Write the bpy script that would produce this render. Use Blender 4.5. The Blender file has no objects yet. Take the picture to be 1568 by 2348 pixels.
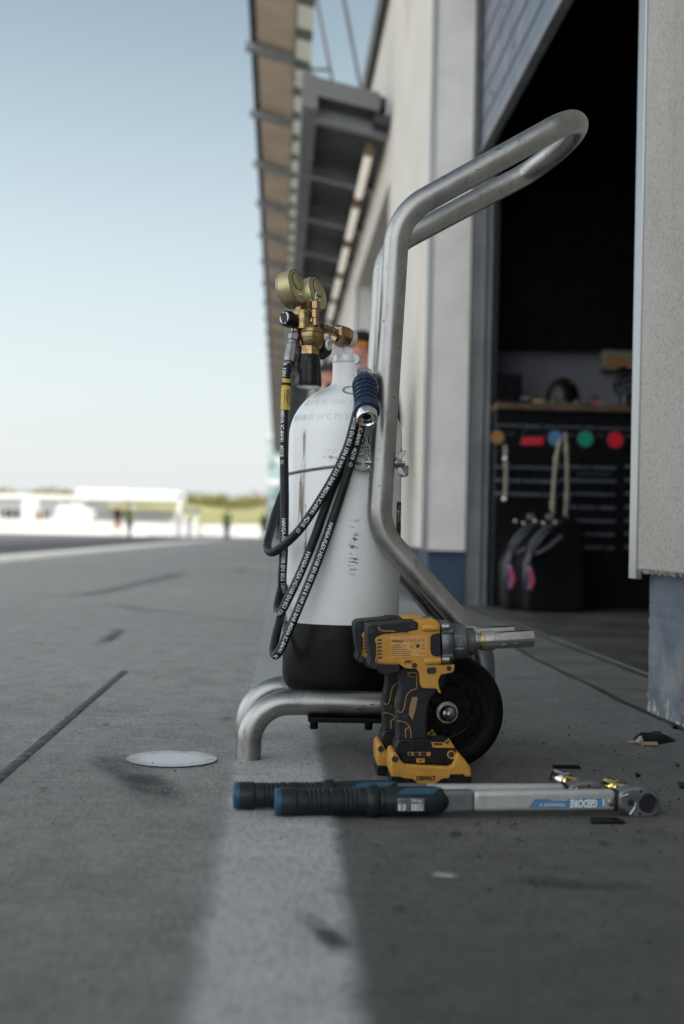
import bpy, bmesh, math, random
from mathutils import Vector, Matrix
random.seed(7)
R = math.radians
sc = bpy.context.scene
col = sc.collection
V = Vector

# ------------------------------------------------------------------ camera, sky, sun, exposure
FPX, PXC, PYC = 2870.0, 784.0, 1173.5          # focal length and picture centre in survey units
CAM = V((0, 0, 0.40))
YAW, PITCH, ROLL = R(2.89), R(1.054), R(1.3)
FW = V((math.sin(YAW) * math.cos(PITCH), math.cos(YAW) * math.cos(PITCH), math.sin(PITCH)))
R0 = V((math.cos(YAW), -math.sin(YAW), 0))
U0 = R0.cross(FW)
RT = R0 * math.cos(ROLL) + U0 * math.sin(ROLL)
UP = U0 * math.cos(ROLL) - R0 * math.sin(ROLL)
cd = bpy.data.cameras.new('camera')
cam = bpy.data.objects.new('camera', cd)
col.objects.link(cam)
cam.matrix_world = Matrix(((RT.x, UP.x, -FW.x, CAM.x), (RT.y, UP.y, -FW.y, CAM.y),
                           (RT.z, UP.z, -FW.z, CAM.z), (0, 0, 0, 1)))
cd.sensor_fit = 'VERTICAL'
cd.sensor_height = 36.0
cd.lens = FPX / 2347.0 * 36.0
cd.clip_start = 0.05
cd.clip_end = 3000
cd.dof.use_dof = True
cd.dof.focus_distance = 2.22
cd.dof.aperture_fstop = 2.9
sc.camera = cam

SUN_EL, SUN_AZ = R(40), R(140)                  # azimuth from +Y towards +X: right and a little behind
FILL_CLOUD = 16.5
world = bpy.data.worlds.new('World')
sc.world = world
world.use_nodes = True
wn, wl = world.node_tree.nodes, world.node_tree.links
wn.clear()
sky = wn.new('ShaderNodeTexSky')
sky.sky_type = 'NISHITA'
sky.sun_disc = False
sky.sun_elevation = SUN_EL
sky.sun_rotation = SUN_AZ
sky.air_density = 1.0
sky.dust_density = 1.6
sky.ozone_density = 0.35
hs = wn.new('ShaderNodeHueSaturation')
hs.inputs['Saturation'].default_value = 0.72
bg = wn.new('ShaderNodeBackground')
bg.inputs['Strength'].default_value = 0.115
wo = wn.new('ShaderNodeOutputWorld')
wl.new(sky.outputs[0], hs.inputs['Color'])
veil = wn.new('ShaderNodeMix')                  # thin high haze: takes a little of the blue out of the whole sky
veil.data_type = 'RGBA'; veil.blend_type = 'MULTIPLY'
veil.inputs[0].default_value = 1.0
veil.inputs[7].default_value = (.965, 1.01, 0.885, 1)
wl.new(hs.outputs[0], veil.inputs[6])
# unseen clouds added left and behind as fill light, broken up by noise
wtc = wn.new('ShaderNodeTexCoord'); wsx = wn.new('ShaderNodeSeparateXYZ'); wl.new(wtc.outputs['Generated'], wsx.inputs[0])
def wmap(sock, a, b):
    t = wn.new('ShaderNodeMapRange'); t.interpolation_type = 'SMOOTHSTEP'
    t.inputs['From Min'].default_value = a; t.inputs['From Max'].default_value = b
    wl.new(sock, t.inputs['Value']); return t.outputs['Result']
def wmul(a, b):
    t = wn.new('ShaderNodeMath'); t.operation = 'MULTIPLY'; wl.new(a, t.inputs[0]); wl.new(b, t.inputs[1]); return t.outputs[0]
wno = wn.new('ShaderNodeTexNoise'); wno.inputs['Scale'].default_value = 3.2; wno.inputs['Detail'].default_value = 7; wno.inputs['Roughness'].default_value = .55
wl.new(wtc.outputs['Generated'], wno.inputs['Vector'])
wdx = wn.new('ShaderNodeVectorMath'); wdx.operation = 'DOT_PRODUCT'; wdx.inputs[1].default_value = (.78, .60, 0)
wl.new(wtc.outputs['Generated'], wdx.inputs[0])
fill_mask = wmul(wmul(wmap(wdx.outputs['Value'], -.10, -.42), wmap(wsx.outputs[2], .93, .45)), wmap(wno.outputs['Fac'], .36, .56))
cm = wn.new('ShaderNodeMix'); cm.data_type = 'RGBA'
cm.inputs[7].default_value = (FILL_CLOUD * .94, FILL_CLOUD * .99, FILL_CLOUD * 1.03, 1)
hz = wn.new('ShaderNodeMix'); hz.data_type = 'RGBA'      # pale haze low over the horizon
hz.inputs[7].default_value = (4.95, 5.15, 5.35, 1)
wl.new(wmap(wsx.outputs[2], .44, -.10), hz.inputs[0]); wl.new(veil.outputs[2], hz.inputs[6])
wl.new(fill_mask, cm.inputs[0]); wl.new(hz.outputs[2], cm.inputs[6])
wl.new(cm.outputs[2], bg.inputs['Color'])
wl.new(bg.outputs[0], wo.inputs['Surface'])

sd = bpy.data.lights.new('sun', 'SUN')
sd.energy = 3.0
sd.angle = R(0.5)
sd.color = (1.0, 0.94, 0.86)
sun = bpy.data.objects.new('sun', sd)
col.objects.link(sun)
to_sun = V((math.sin(SUN_AZ) * math.cos(SUN_EL), math.cos(SUN_AZ) * math.cos(SUN_EL), math.sin(SUN_EL)))
sun.rotation_euler = to_sun.to_track_quat('Z', 'Y').to_euler()
sun.location = (20, -20, 30)

vs = sc.view_settings
vs.view_transform = 'Standard'
vs.look = 'None'
vs.exposure = 0.55
vs.gamma = 1
vs.use_curve_mapping = False
sc.cycles.use_denoising = True
sc.cycles.max_bounces = 8
sc.cycles.transparent_max_bounces = 12
sc.cycles.sample_clamp_indirect = 6

# ------------------------------------------------------------------ survey helpers
def ray(x, y):
    return FW + RT * ((x - PXC) / FPX) - UP * ((y - PYC) / FPX)
def P(x, y, Y):
    d = ray(x, y); return CAM + d * ((Y - CAM.y) / d.y)
def PG(x, y, z=0.0):
    d = ray(x, y); return CAM + d * ((z - CAM.z) / d.z)
def PX(x, y, X):
    d = ray(x, y); return CAM + d * ((X - CAM.x) / d.x)
def crop(ox, oy, s):
    return lambda x, y: ((ox + x / s) / 1.745, (oy + y / s) / 1.745)
cA = crop(1060, 1040, 3.92)
cB = crop(1050, 900, 2.348)
cC = crop(1380, 1440, 5.104)
cE = crop(1380, 2420, 1.96)
cG = crop(1450, 2650, 2.613)
cH = crop(900, 3020, 1.568)
cI = crop(1750, 3020, 1.590)
cJ = crop(1900, 1200, 1.677)
cK = crop(1000, 1700, 1.742)
cL = crop(1050, 1500, 2.613)
cS = crop(950, 0, 2.348)
cW = crop(0, 1850, 1.3067)

# ------------------------------------------------------------------ object helpers
def tag(o, label=None, cat=None, group=None, kind=None):
    if label: o['label'] = label
    if cat: o['category'] = cat
    if group: o['group'] = group
    if kind: o['kind'] = kind
    return o
def thing(name, label, cat, loc, group=None):
    o = bpy.data.objects.new(name, None)
    o.empty_display_size = 0.05
    col.objects.link(o)
    o.location = loc
    return tag(o, label, cat, group)
def origin_of(o):
    v = V((0, 0, 0))
    while o is not None:
        v = v + V(o.location); o = o.parent
    return v
def copy_tree(o, parent=None):
    c = o.copy()
    col.objects.link(c)
    c.parent = parent
    for ch in list(o.children):
        copy_tree(ch, c)
    return c

class MB:
    """collects shapes in world coordinates, links them as one mesh object"""
    def __init__(self):
        self.v = []; self.f = []
    def add(self, vs_, fs_):
        n = len(self.v)
        self.v += [V(p) for p in vs_]
        self.f += [tuple(i + n for i in f) for f in fs_]
        return self
    def box(self, c, s, rot=None):
        c = V(c); vs_ = []
        for sx in (-.5, .5):
            for sy in (-.5, .5):
                for sz in (-.5, .5):
                    p = V((sx * s[0], sy * s[1], sz * s[2]))
                    if rot is not None: p = rot @ p
                    vs_.append(c + p)
        return self.add(vs_, [(0, 1, 3, 2), (4, 6, 7, 5), (0, 4, 5, 1), (2, 3, 7, 6), (0, 2, 6, 4), (1, 5, 7, 3)])
    def bx(self, x0, x1, y0, y1, z0, z1):
        return self.box(((x0 + x1) / 2, (y0 + y1) / 2, (z0 + z1) / 2), (x1 - x0, y1 - y0, z1 - z0))
    def tube(self, pts, r, seg=16, caps=True, closed=False, flat=1.0):
        pts = [V(p) for p in pts]; n = len(pts)
        rr = r if isinstance(r, (list, tuple)) else [r] * n
        T = []
        for i in range(n):
            if closed: t = pts[(i + 1) % n] - pts[i - 1]
            elif i == 0: t = pts[1] - pts[0]
            elif i == n - 1: t = pts[-1] - pts[-2]
            else: t = pts[i + 1] - pts[i - 1]
            T.append(t.normalized())
        up = V((0, -1, 0)) if abs(T[0].y) < .9 else V((0, 0, 1))
        N = (up - T[0] * up.dot(T[0])).normalized()
        vs_, fs_ = [], []
        for i in range(n):
            if i: N = (N - T[i] * N.dot(T[i])).normalized()
            B = T[i].cross(N)
            for k in range(seg):
                a = 2 * math.pi * k / seg
                vs_.append(pts[i] + (N * math.cos(a) + B * math.sin(a) * flat) * rr[i])
        m = n if closed else n - 1
        for i in range(m):
            j = (i + 1) % n
            for k in range(seg):
                l = (k + 1) % seg
                fs_.append((i * seg + k, i * seg + l, j * seg + l, j * seg + k))
        if caps and not closed:
            fs_.append(tuple(range(seg - 1, -1, -1)))
            fs_.append(tuple((n - 1) * seg + k for k in range(seg)))
        return self.add(vs_, fs_)
    def lathe(self, o, axis, prof, seg=32, ref=None, phase=0.0, caps=True):
        """prof: list of (h, r) along axis from o"""
        o = V(o); a = V(axis).normalized()
        ref = V(ref) if ref is not None else (V((0, -1, 0)) if abs(a.y) < .9 else V((0, 0, 1)))
        N = (ref - a * ref.dot(a)).normalized(); B = a.cross(N)
        vs_, fs_ = [], []
        for h, r in prof:
            for k in range(seg):
                t = 2 * math.pi * k / seg + phase
                vs_.append(o + a * h + (N * math.cos(t) + B * math.sin(t)) * max(r, 1e-5))
        for i in range(len(prof) - 1):
            for k in range(seg):
                l = (k + 1) % seg
                fs_.append((i * seg + k, i * seg + l, (i + 1) * seg + l, (i + 1) * seg + k))
        if caps:
            fs_.append(tuple(range(seg - 1, -1, -1)))
            fs_.append(tuple((len(prof) - 1) * seg + k for k in range(seg)))
        return self.add(vs_, fs_)
    def prism(self, pts, vec):
        pts = [V(p) for p in pts]; vec = V(vec); n = len(pts)
        fs_ = [tuple(range(n)), tuple(range(2 * n - 1, n - 1, -1))]
        for i in range(n):
            j = (i + 1) % n
            fs_.append((j, i, i + n, j + n))
        return self.add(pts + [p + vec for p in pts], fs_)
    def ball(self, c, r, seg=20, rings=12, s=(1, 1, 1)):
        c = V(c)
        prof = [(-r * math.cos(math.pi * i / rings), r * math.sin(math.pi * i / rings)) for i in range(rings + 1)]
        k = len(self.v)
        self.lathe((0, 0, 0), (0, 0, 1), prof, seg)
        for i in range(k, len(self.v)):
            p = self.v[i]; self.v[i] = V((p.x * s[0], p.y * s[1], p.z * s[2])) + c
        return self
    def torus(self, c, axis, Rr, r, n=32, seg=12, ref=None):
        a = V(axis).normalized()
        ref = V(ref) if ref is not None else (V((0, 0, 1)) if abs(a.z) < .9 else V((1, 0, 0)))
        N = (ref - a * ref.dot(a)).normalized(); B = a.cross(N)
        return self.tube([V(c) + (N * math.cos(2 * math.pi * i / n) + B * math.sin(2 * math.pi * i / n)) * Rr
                          for i in range(n)], r, seg, closed=True)
    def quad(self, a, b, c, d):
        return self.add([a, b, c, d], [(0, 1, 2, 3)])
    def build(self, name, mat, parent=None, loc=None, smooth=40, bevel=0, bseg=2, subd=0):
        if parent is not None: o0 = origin_of(parent)
        elif loc is not None: o0 = V(loc)
        else:
            xs = [p.x for p in self.v]; ys = [p.y for p in self.v]; zs = [p.z for p in self.v]
            o0 = V(((min(xs) + max(xs)) / 2, (min(ys) + max(ys)) / 2, min(zs)))
        if loc is not None: o0 = V(loc)
        me = bpy.data.meshes.new(name)
        me.from_pydata([tuple(p - o0) for p in self.v], [], self.f)
        bm = bmesh.new(); bm.from_mesh(me)
        bmesh.ops.recalc_face_normals(bm, faces=bm.faces)
        bm.to_mesh(me); bm.free()
        if smooth:
            for p in me.polygons: p.use_smooth = True
            me.set_sharp_from_angle(angle=R(smooth))
        me.materials.append(mat)
        o = bpy.data.objects.new(name, me)
        col.objects.link(o)
        o.parent = parent
        o.location = (o0 - origin_of(parent)) if parent is not None else o0
        if bevel:
            b = o.modifiers.new('bevel', 'BEVEL')
            b.width = bevel; b.segments = bseg; b.limit_method = 'ANGLE'; b.angle_limit = R(35)
            b.harden_normals = False
        if subd:
            s = o.modifiers.new('subd', 'SUBSURF'); s.levels = subd; s.render_levels = subd
        return o

def fillet(pts, rad, n=10):
    pts = [V(p) for p in pts]
    rads = rad if isinstance(rad, (list, tuple)) else [rad] * len(pts)
    out = [pts[0]]
    for i in range(1, len(pts) - 1):
        a, b, c = pts[i - 1], pts[i], pts[i + 1]
        u, w = (a - b).normalized(), (c - b).normalized()
        ang = u.angle(w)
        t = min(rads[i] / math.tan(ang / 2), (a - b).length * (.95 if i == 1 else .49), (c - b).length * (.95 if i == len(pts) - 2 else .49))
        p, q = b + u * t, b + w * t
        r = t * math.tan(ang / 2)
        cen = b + (u + w).normalized() * (r / math.sin(ang / 2))
        e1, e2 = p - cen, q - cen
        tot = e1.angle(e2)
        for k in range(n + 1):
            s = k / n
            out.append(cen + (e1 * math.sin((1 - s) * tot) + e2 * math.sin(s * tot)) / math.sin(tot))
    out.append(pts[-1])
    return out
def catmull(pts, n=10):
    pts = [V(p) for p in pts]
    q = [pts[0] * 2 - pts[1]] + pts + [pts[-1] * 2 - pts[-2]]
    out = []
    for i in range(1, len(q) - 2):
        p0, p1, p2, p3 = q[i - 1], q[i], q[i + 1], q[i + 2]
        # centripetal parameterisation keeps the bends from kinking
        t1 = max((p1 - p0).length ** .5, 1e-5); t2 = t1 + max((p2 - p1).length ** .5, 1e-5); t3 = t2 + max((p3 - p2).length ** .5, 1e-5)
        for k in range(n):
            t = t1 + (t2 - t1) * k / n
            a1 = p0 * ((t1 - t) / t1) + p1 * (t / t1)
            a2 = p1 * ((t2 - t) / (t2 - t1)) + p2 * ((t - t1) / (t2 - t1))
            a3 = p2 * ((t3 - t) / (t3 - t2)) + p3 * ((t - t2) / (t3 - t2))
            b1 = a1 * ((t2 - t) / t2) + a2 * (t / t2)
            b2 = a2 * ((t3 - t) / (t3 - t1)) + a3 * ((t - t1) / (t3 - t1))
            out.append(b1 * ((t2 - t) / (t2 - t1)) + b2 * ((t - t1) / (t2 - t1)))
    out.append(pts[-1])
    return out

def text_flat(body, size=1.0, bold=0.0, cuts=(), ucuts=0, width=None, spacing=1.0):
    """flat lettering: verts (u, v) centred on 0 and faces, cut in strips so that it can be wrapped"""
    cu = bpy.data.curves.new('lettering', 'FONT')
    cu.body = body; cu.size = size; cu.align_x = 'CENTER'; cu.align_y = 'CENTER'
    cu.offset = bold * size; cu.resolution_u = 3; cu.space_character = spacing
    ob = bpy.data.objects.new('lettering', cu)
    col.objects.link(ob)
    dg = bpy.context.evaluated_depsgraph_get()
    me = bpy.data.meshes.new_from_object(ob.evaluated_get(dg))
    bpy.data.objects.remove(ob); bpy.data.curves.remove(cu)
    bm = bmesh.new(); bm.from_mesh(me); bpy.data.meshes.remove(me)
    for c in cuts:
        bmesh.ops.bisect_plane(bm, geom=bm.verts[:] + bm.edges[:] + bm.faces[:], plane_co=(0, c, 0), plane_no=(0, 1, 0))
    if ucuts:
        us = [v.co.x for v in bm.verts]; a, b = min(us), max(us)
        for i in range(1, ucuts):
            bmesh.ops.bisect_plane(bm, geom=bm.verts[:] + bm.edges[:] + bm.faces[:],
                                   plane_co=(a + (b - a) * i / ucuts, 0, 0), plane_no=(1, 0, 0))
    bm.verts.index_update()
    uv = [(v.co.x, v.co.y) for v in bm.verts]
    fs_ = [tuple(v.index for v in f.verts) for f in bm.faces]
    bm.free()
    if width and uv:
        w = max(u for u, _ in uv) - min(u for u, _ in uv)
        uv = [(u * width / w, v) for u, v in uv]
    return uv, fs_
def text_on(mb, body, size, c, ud, vd, bold=.01, width=None):
    uv, fs_ = text_flat(body, size, bold, width=width)
    ud, vd, c = V(ud).normalized(), V(vd).normalized(), V(c)
    mb.add([c + ud * u + vd * v for u, v in uv], fs_)
# ------------------------------------------------------------------ materials
class NT:
    def __init__(self, name):
        self.m = bpy.data.materials.new(name); self.m.use_nodes = True
        self.t = self.m.node_tree; self.n = self.t.nodes; self.l = self.t.links
        self.n.clear()
        self.out = self.n.new('ShaderNodeOutputMaterial')
        self.b = self.n.new('ShaderNodeBsdfPrincipled')
        self.l.new(self.b.outputs[0], self.out.inputs[0])
        self.tc = self.n.new('ShaderNodeTexCoord')
    def set(self, **k):
        for a, v in k.items():
            self.b.inputs[a.replace('_', ' ')].default_value = v
    def mapping(self, scale=(1, 1, 1), loc=(0, 0, 0), rot=(0, 0, 0), src='Object'):
        mp = self.n.new('ShaderNodeMapping')
        mp.inputs['Scale'].default_value = scale; mp.inputs['Location'].default_value = loc; mp.inputs['Rotation'].default_value = rot
        self.l.new(self.tc.outputs[src], mp.inputs[0]); return mp.outputs[0]
    def noise(self, scale=5, detail=5, rough=.55, vec=None, dist=0):
        t = self.n.new('ShaderNodeTexNoise')
        t.inputs['Scale'].default_value = scale; t.inputs['Detail'].default_value = detail
        t.inputs['Roughness'].default_value = rough; t.inputs['Distortion'].default_value = dist
        self.l.new(vec if vec is not None else self.tc.outputs['Object'], t.inputs['Vector'])
        return t.outputs['Fac']
    def vor(self, scale=5, vec=None, feature='F1'):
        t = self.n.new('ShaderNodeTexVoronoi'); t.feature = feature
        t.inputs['Scale'].default_value = scale
        self.l.new(vec if vec is not None else self.tc.outputs['Object'], t.inputs['Vector'])
        return t.outputs['Distance']
    def ramp(self, f, a, b, va=0.0, vb=1.0, smooth=True):
        t = self.n.new('ShaderNodeMapRange')
        t.interpolation_type = 'SMOOTHSTEP' if smooth else 'LINEAR'
        t.inputs['From Min'].default_value = a; t.inputs['From Max'].default_value = b
        t.inputs['To Min'].default_value = va; t.inputs['To Max'].default_value = vb
        self.l.new(f, t.inputs['Value']); return t.outputs['Result']
    def math(self, op, a, b=None):
        t = self.n.new('ShaderNodeMath'); t.operation = op
        for i, x in enumerate((a, b)):
            if x is None: continue
            if isinstance(x, (int, float)): t.inputs[i].default_value = x
            else: self.l.new(x, t.inputs[i])
        return t.outputs[0]
    def xyz(self, src='Object'):
        t = self.n.new('ShaderNodeSeparateXYZ'); self.l.new(self.tc.outputs[src], t.inputs[0])
        return t.outputs
    def mix(self, f, a, b):
        t = self.n.new('ShaderNodeMix'); t.data_type = 'RGBA'
        for i, x in ((0, f), (6, a), (7, b)):
            if isinstance(x, (int, float)): t.inputs[i].default_value = x
            elif isinstance(x, (tuple, list)): t.inputs[i].default_value = (*x[:3], 1)
            else: self.l.new(x, t.inputs[i])
        return t.outputs[2]
    def col(self, c): self.l.new(c, self.b.inputs['Base Color'])
    def rough(self, c): self.l.new(c, self.b.inputs['Roughness'])
    def bump(self, h, strength=.3, dist=.01):
        t = self.n.new('ShaderNodeBump'); t.inputs['Strength'].default_value = strength; t.inputs['Distance'].default_value = dist
        self.l.new(h, t.inputs['Height']); self.l.new(t.outputs[0], self.b.inputs['Normal'])
    def alpha(self, f):
        tr = self.n.new('ShaderNodeBsdfTransparent'); mx = self.n.new('ShaderNodeMixShader')
        self.l.new(f, mx.inputs[0]); self.l.new(tr.outputs[0], mx.inputs[1]); self.l.new(self.b.outputs[0], mx.inputs[2])
        self.l.new(mx.outputs[0], self.out.inputs[0])
    def window(self, f, a, b, soft):
        """1 between a and b with soft edges"""
        return self.math('MULTIPLY', self.ramp(f, a - soft, a + soft), self.ramp(f, b - soft, b + soft, 1, 0))

def sh(c, k): return tuple(min(1, x * k) for x in c)
def pmat(name, c, rough=.5, metal=0.0, var=.15, vs_=8, bump=0.0, bs=200, bd=.001, rvar=.12, spec=.5, coat=0.0):
    t = NT(name)
    t.set(Roughness=rough, Metallic=metal, Specular_IOR_Level=spec, Coat_Weight=coat)
    n = t.noise(vs_, 6, .6)
    t.col(t.mix(t.ramp(n, .3, .7), sh(c, 1 - var), sh(c, 1 + var)))
    n2 = t.noise(vs_ * 2.7, 5, .6)
    t.rough(t.ramp(n2, .3, .7, max(.03, rough - rvar), min(1, rough + rvar)))
    if bump: t.bump(t.noise(bs, 3, .6), bump, bd)
    return t.m
def emit(name, c, s):
    t = NT(name); t.set(Emission_Strength=s, Emission_Color=(*c, 1), Base_Color=(*c, 1), Roughness=.4)
    return t.m

M = {}
# concrete of the pit lane
t = NT('concrete')
t.set(Specular_IOR_Level=.35)
big = t.noise(.55, 4, .5); mid = t.noise(5.5, 6, .62); fine = t.noise(300, 5, .8)
brush = t.noise(60, 4, .6, t.mapping((.12, 1.6, 1)))
grain = t.noise(170, 5, .85, t.mapping((1, .20, 1))); blotch = t.noise(17, 6, .72, t.mapping((1, .5, 1)))
c0 = t.mix(t.ramp(big, .35, .68), (.40, .385, .36), (.47, .455, .43))
c1 = t.mix(t.ramp(mid, .32, .72), c0, (.34, .328, .31))
c2 = t.mix(t.ramp(fine, .36, .64), t.mix(.55, c1, (.17, .165, .155)), t.mix(.28, c1, (.72, .70, .67)))
c2 = t.mix(t.ramp(blotch, .30, .70), t.mix(.30, c2, (.14, .135, .125)), t.mix(.22, c2, (.70, .68, .65)))
c2 = t.mix(t.ramp(grain, .34, .66), t.mix(.32, c2, (.10, .095, .085)), t.mix(.24, c2, (.82, .79, .75)))
c3 = t.mix(t.math('MULTIPLY', t.ramp(brush, .52, .72), .45), c2, (.115, .112, .106))
spots = t.vor(34)
sn = t.noise(9, 2)
c4 = t.mix(t.math('MULTIPLY', t.ramp(spots, .05, .11, 1, 0), t.ramp(sn, .58, .66)), c3, (.035, .034, .033))
pale = t.vor(12.5); pn = t.noise(4.3, 2)
c5 = t.mix(t.math('MULTIPLY', t.ramp(pale, .04, .09, .6, 0), t.ramp(pn, .64, .7)), c4, (.46, .45, .43))
# concrete darker towards the camera, most so right of the painted line
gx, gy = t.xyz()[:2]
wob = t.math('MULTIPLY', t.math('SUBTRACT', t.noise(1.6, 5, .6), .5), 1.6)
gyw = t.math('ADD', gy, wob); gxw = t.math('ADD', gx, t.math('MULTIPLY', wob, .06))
tone_l = t.ramp(gyw, .6, 3.9, .37, 1.05, False); tone_r = t.ramp(gyw, .6, 8.0, .13, 1.0, False)
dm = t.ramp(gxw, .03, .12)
near_tone = t.math('ADD', t.math('MULTIPLY', tone_l, t.math('SUBTRACT', 1.0, dm)), t.math('MULTIPLY', tone_r, dm))
t.col(t.mix(near_tone, (.018, .018, .017), c5))
t.rough(t.ramp(mid, .3, .7, .62, .82))
t.bump(t.math('ADD', t.math('MULTIPLY', fine, .8), t.math('ADD', brush, grain)), .7, .003)
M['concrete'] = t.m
M['asphalt'] = pmat('asphalt', (.062, .060, .066), .7, var=.25, vs_=.8, bump=.3, bs=120, bd=.004)
M['asphalt_pale'] = pmat('asphalt_pale', (.15, .148, .15), .7, var=.15, vs_=.5)
M['garage_floor'] = pmat('garage_floor', (.085, .083, .08), .45, var=.4, vs_=2.2, bump=.2, bs=60, bd=.002)
M['apron'] = pmat('apron_concrete', (.145, .14, .13), .7, var=.3, vs_=3.0, bump=.5, bs=300, bd=.002)
# worn paint
def worn_paint(name, c, keep, edge):
    t = NT(name); t.set(Roughness=.6)
    n = t.noise(11, 7, .72); n2 = t.noise(150, 4, .8, t.mapping((1, .22, 1)))
    t.col(t.mix(t.ramp(n, .35, .7), sh(c, .82), c))
    a = t.n.new('ShaderNodeAttribute'); a.attribute_name = 'fade'
    s = t.math('ADD', t.math('MULTIPLY', t.math('SUBTRACT', n, .5), edge), t.math('MULTIPLY', a.outputs['Fac'], 1.1))
    k = t.math('MULTIPLY', t.ramp(s, .05, .80), t.ramp(n2, .32, .62, keep * .68, keep))
    t.alpha(k)
    t.bump(n2, .4, .0015)
    return t.m
M['line_paint'] = worn_paint('line_paint', (.52, .515, .505), .88, .75)
def smear(name, c, amount, sx=1.0):
    t = NT(name); t.set(Roughness=.7, Base_Color=(*c, 1), Specular_IOR_Level=.2)
    n = t.noise(9, 6, .7); n2 = t.noise(210, 4, .75)
    a = t.n.new('ShaderNodeAttribute'); a.attribute_name = 'fade'
    k = t.math('MULTIPLY', t.ramp(a.outputs['Fac'], 0, 1), t.ramp(n, .28, .68))
    t.alpha(t.math('MULTIPLY', t.math('MULTIPLY', k, t.ramp(n2, .34, .60, .25, 1)), amount))
    return t.m
M['tyre_smear'] = smear('tyre_smear', (.03, .032, .034), .85)
M['faint_smear'] = smear('faint_smear', (.05, .052, .055), .62)
M['pale_smear'] = smear('pale_smear', (.60, .59, .57), .9)
M['oil_smear'] = smear('oil_smear', (.016, .017, .018), .95)
M['lane_paint'] = pmat('lane_paint', (.60, .60, .58), .6, var=.1, vs_=3)
t = NT('dot_paint'); t.set(Roughness=.55)
n = t.noise(160, 5, .7, t.mapping((.25, 1.4, 1)))
xy = t.xyz()
rad = t.math('SQRT', t.math('ADD', t.math('POWER', xy[0], 2), t.math('POWER', xy[1], 2)))
wear = t.math('MULTIPLY', t.ramp(n, .46, .56), t.ramp(rad, .035, .078))
t.col(t.mix(wear, (.66, .67, .67), (.25, .25, .24)))
M['dot_paint'] = t.m
M['sealant'] = pmat('joint_sealant', (.022, .022, .023), .55, var=.5, vs_=14, bump=.7, bs=45, bd=.006)
# plaster
t = NT('plaster'); t.set(Roughness=.85, Specular_IOR_Level=.3)
n = t.noise(2.2, 5, .6); g = t.vor(170); g2 = t.noise(240, 4, .7)
st = t.noise(6, 4, .6, t.mapping((1, 1, .06)))
c0 = t.mix(t.ramp(n, .3, .7), (.72, .665, .59), (.79, .735, .655))
c1 = t.mix(t.math('MULTIPLY', t.ramp(st, .56, .75), .35), c0, (.36, .32, .26))
pit = t.ramp(g2, .28, .42, 1, 0)
c2 = t.mix(t.math('MULTIPLY', pit, .75), c1, (.19, .185, .175))
t.col(c2)
t.bump(t.math('ADD', t.math('MULTIPLY', g, .9), g2), .8, .004)
M['plaster'] = t.m
t = NT('plaster_rough'); t.set(Roughness=.9, Specular_IOR_Level=.2)
n = t.noise(2.2, 5, .6); g2 = t.noise(190, 5, .75, t.mapping((1, 1.3, .75), rot=(.5, 0, 0)))
st = t.noise(5, 4, .6, t.mapping((1, 1, .08)))
c0 = t.mix(t.ramp(n, .3, .7), (.445, .42, .375), (.51, .48, .435))
c1 = t.mix(t.math('MULTIPLY', t.ramp(st, .56, .75), .3), c0, (.30, .27, .225))
c2 = t.mix(t.math('MULTIPLY', t.ramp(g2, .36, .50, 1, 0), .72), c1, (.12, .115, .108))
t.col(c2); t.bump(g2, .9, .004)
M['plaster_rough'] = t.m
t = NT('plaster_base'); t.set(Roughness=.7, Specular_IOR_Level=.35)
n = t.noise(7, 6, .65); f = t.noise(300, 3, .6); z = t.xyz()[2]
ch = t.noise(30, 7, .72, t.mapping((1, 1, .8)))
c0 = t.mix(t.ramp(n, .3, .7), (.075, .098, .128), (.115, .140, .172))
dust = t.math('MULTIPLY', t.ramp(z, .03, .30, 1, 0), t.ramp(n, .35, .62))
c1 = t.mix(t.math('MULTIPLY', dust, .75), c0, (.27, .27, .26))
chip = t.math('GREATER_THAN', t.math('SUBTRACT', ch, t.ramp(z, 0, .16, .0, .30)), .53)
c2 = t.mix(chip, c1, (.50, .47, .42))
t.col(c2)
t.bump(t.math('ADD', t.math('MULTIPLY', f, .5), t.math('MULTIPLY', t.math('SUBTRACT', n, chip), .7)), .6, .006)
M['plaster_base'] = t.m
M['base_blue'] = pmat('base_blue', (.040, .064, .115), .6, var=.12, vs_=4)
# steel and aluminium
t = NT('tube_steel'); t.set(Metallic=1.0)
n = t.noise(18, 6, .65); s1 = t.noise(55, 4, .7, t.mapping((1, 1, .35), rot=(.2, .5, .3)))
s2 = t.noise(140, 3, .6, t.mapping((.16, 1, 1), rot=(.1, .6, .2)))
c0 = t.mix(t.ramp(n, .3, .7), (.29, .283, .272), (.385, .377, .363))
c1 = t.mix(t.math('MULTIPLY', t.ramp(s1, .56, .70), .6), c0, (.16, .155, .15))
c2 = t.mix(t.math('MULTIPLY', t.ramp(s2, .655, .69), t.ramp(n, .46, .56)), c1, (.05, .05, .05))
t.col(c2)
t.rough(t.ramp(n, .25, .75, .30, .46))
t.bump(t.noise(500, 3, .6), .06, .001)
M['tube_steel'] = t.m
M['chrome'] = pmat('chrome', (.62, .61, .60), .16, 1.0, var=.1, vs_=30, rvar=.06)
M['satin_steel'] = pmat('satin_steel', (.40, .40, .40), .33, 1.0, var=.2, vs_=40, rvar=.08)
M['dull_steel'] = pmat('dull_steel', (.22, .22, .225), .45, .8, var=.25, vs_=60, bump=.15, bs=400)
M['gold_chrome'] = pmat('gold_chrome', (.72, .55, .22), .18, 1.0, var=.15, vs_=40)
M['shaft_alloy'] = pmat('shaft_alloy', (.47, .465, .45), .36, .35, var=.12, vs_=25, rvar=.08)
M['trim_alloy'] = pmat('trim_alloy', (.46, .46, .46), .34, .9, var=.02, vs_=.4, rvar=.02)
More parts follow.
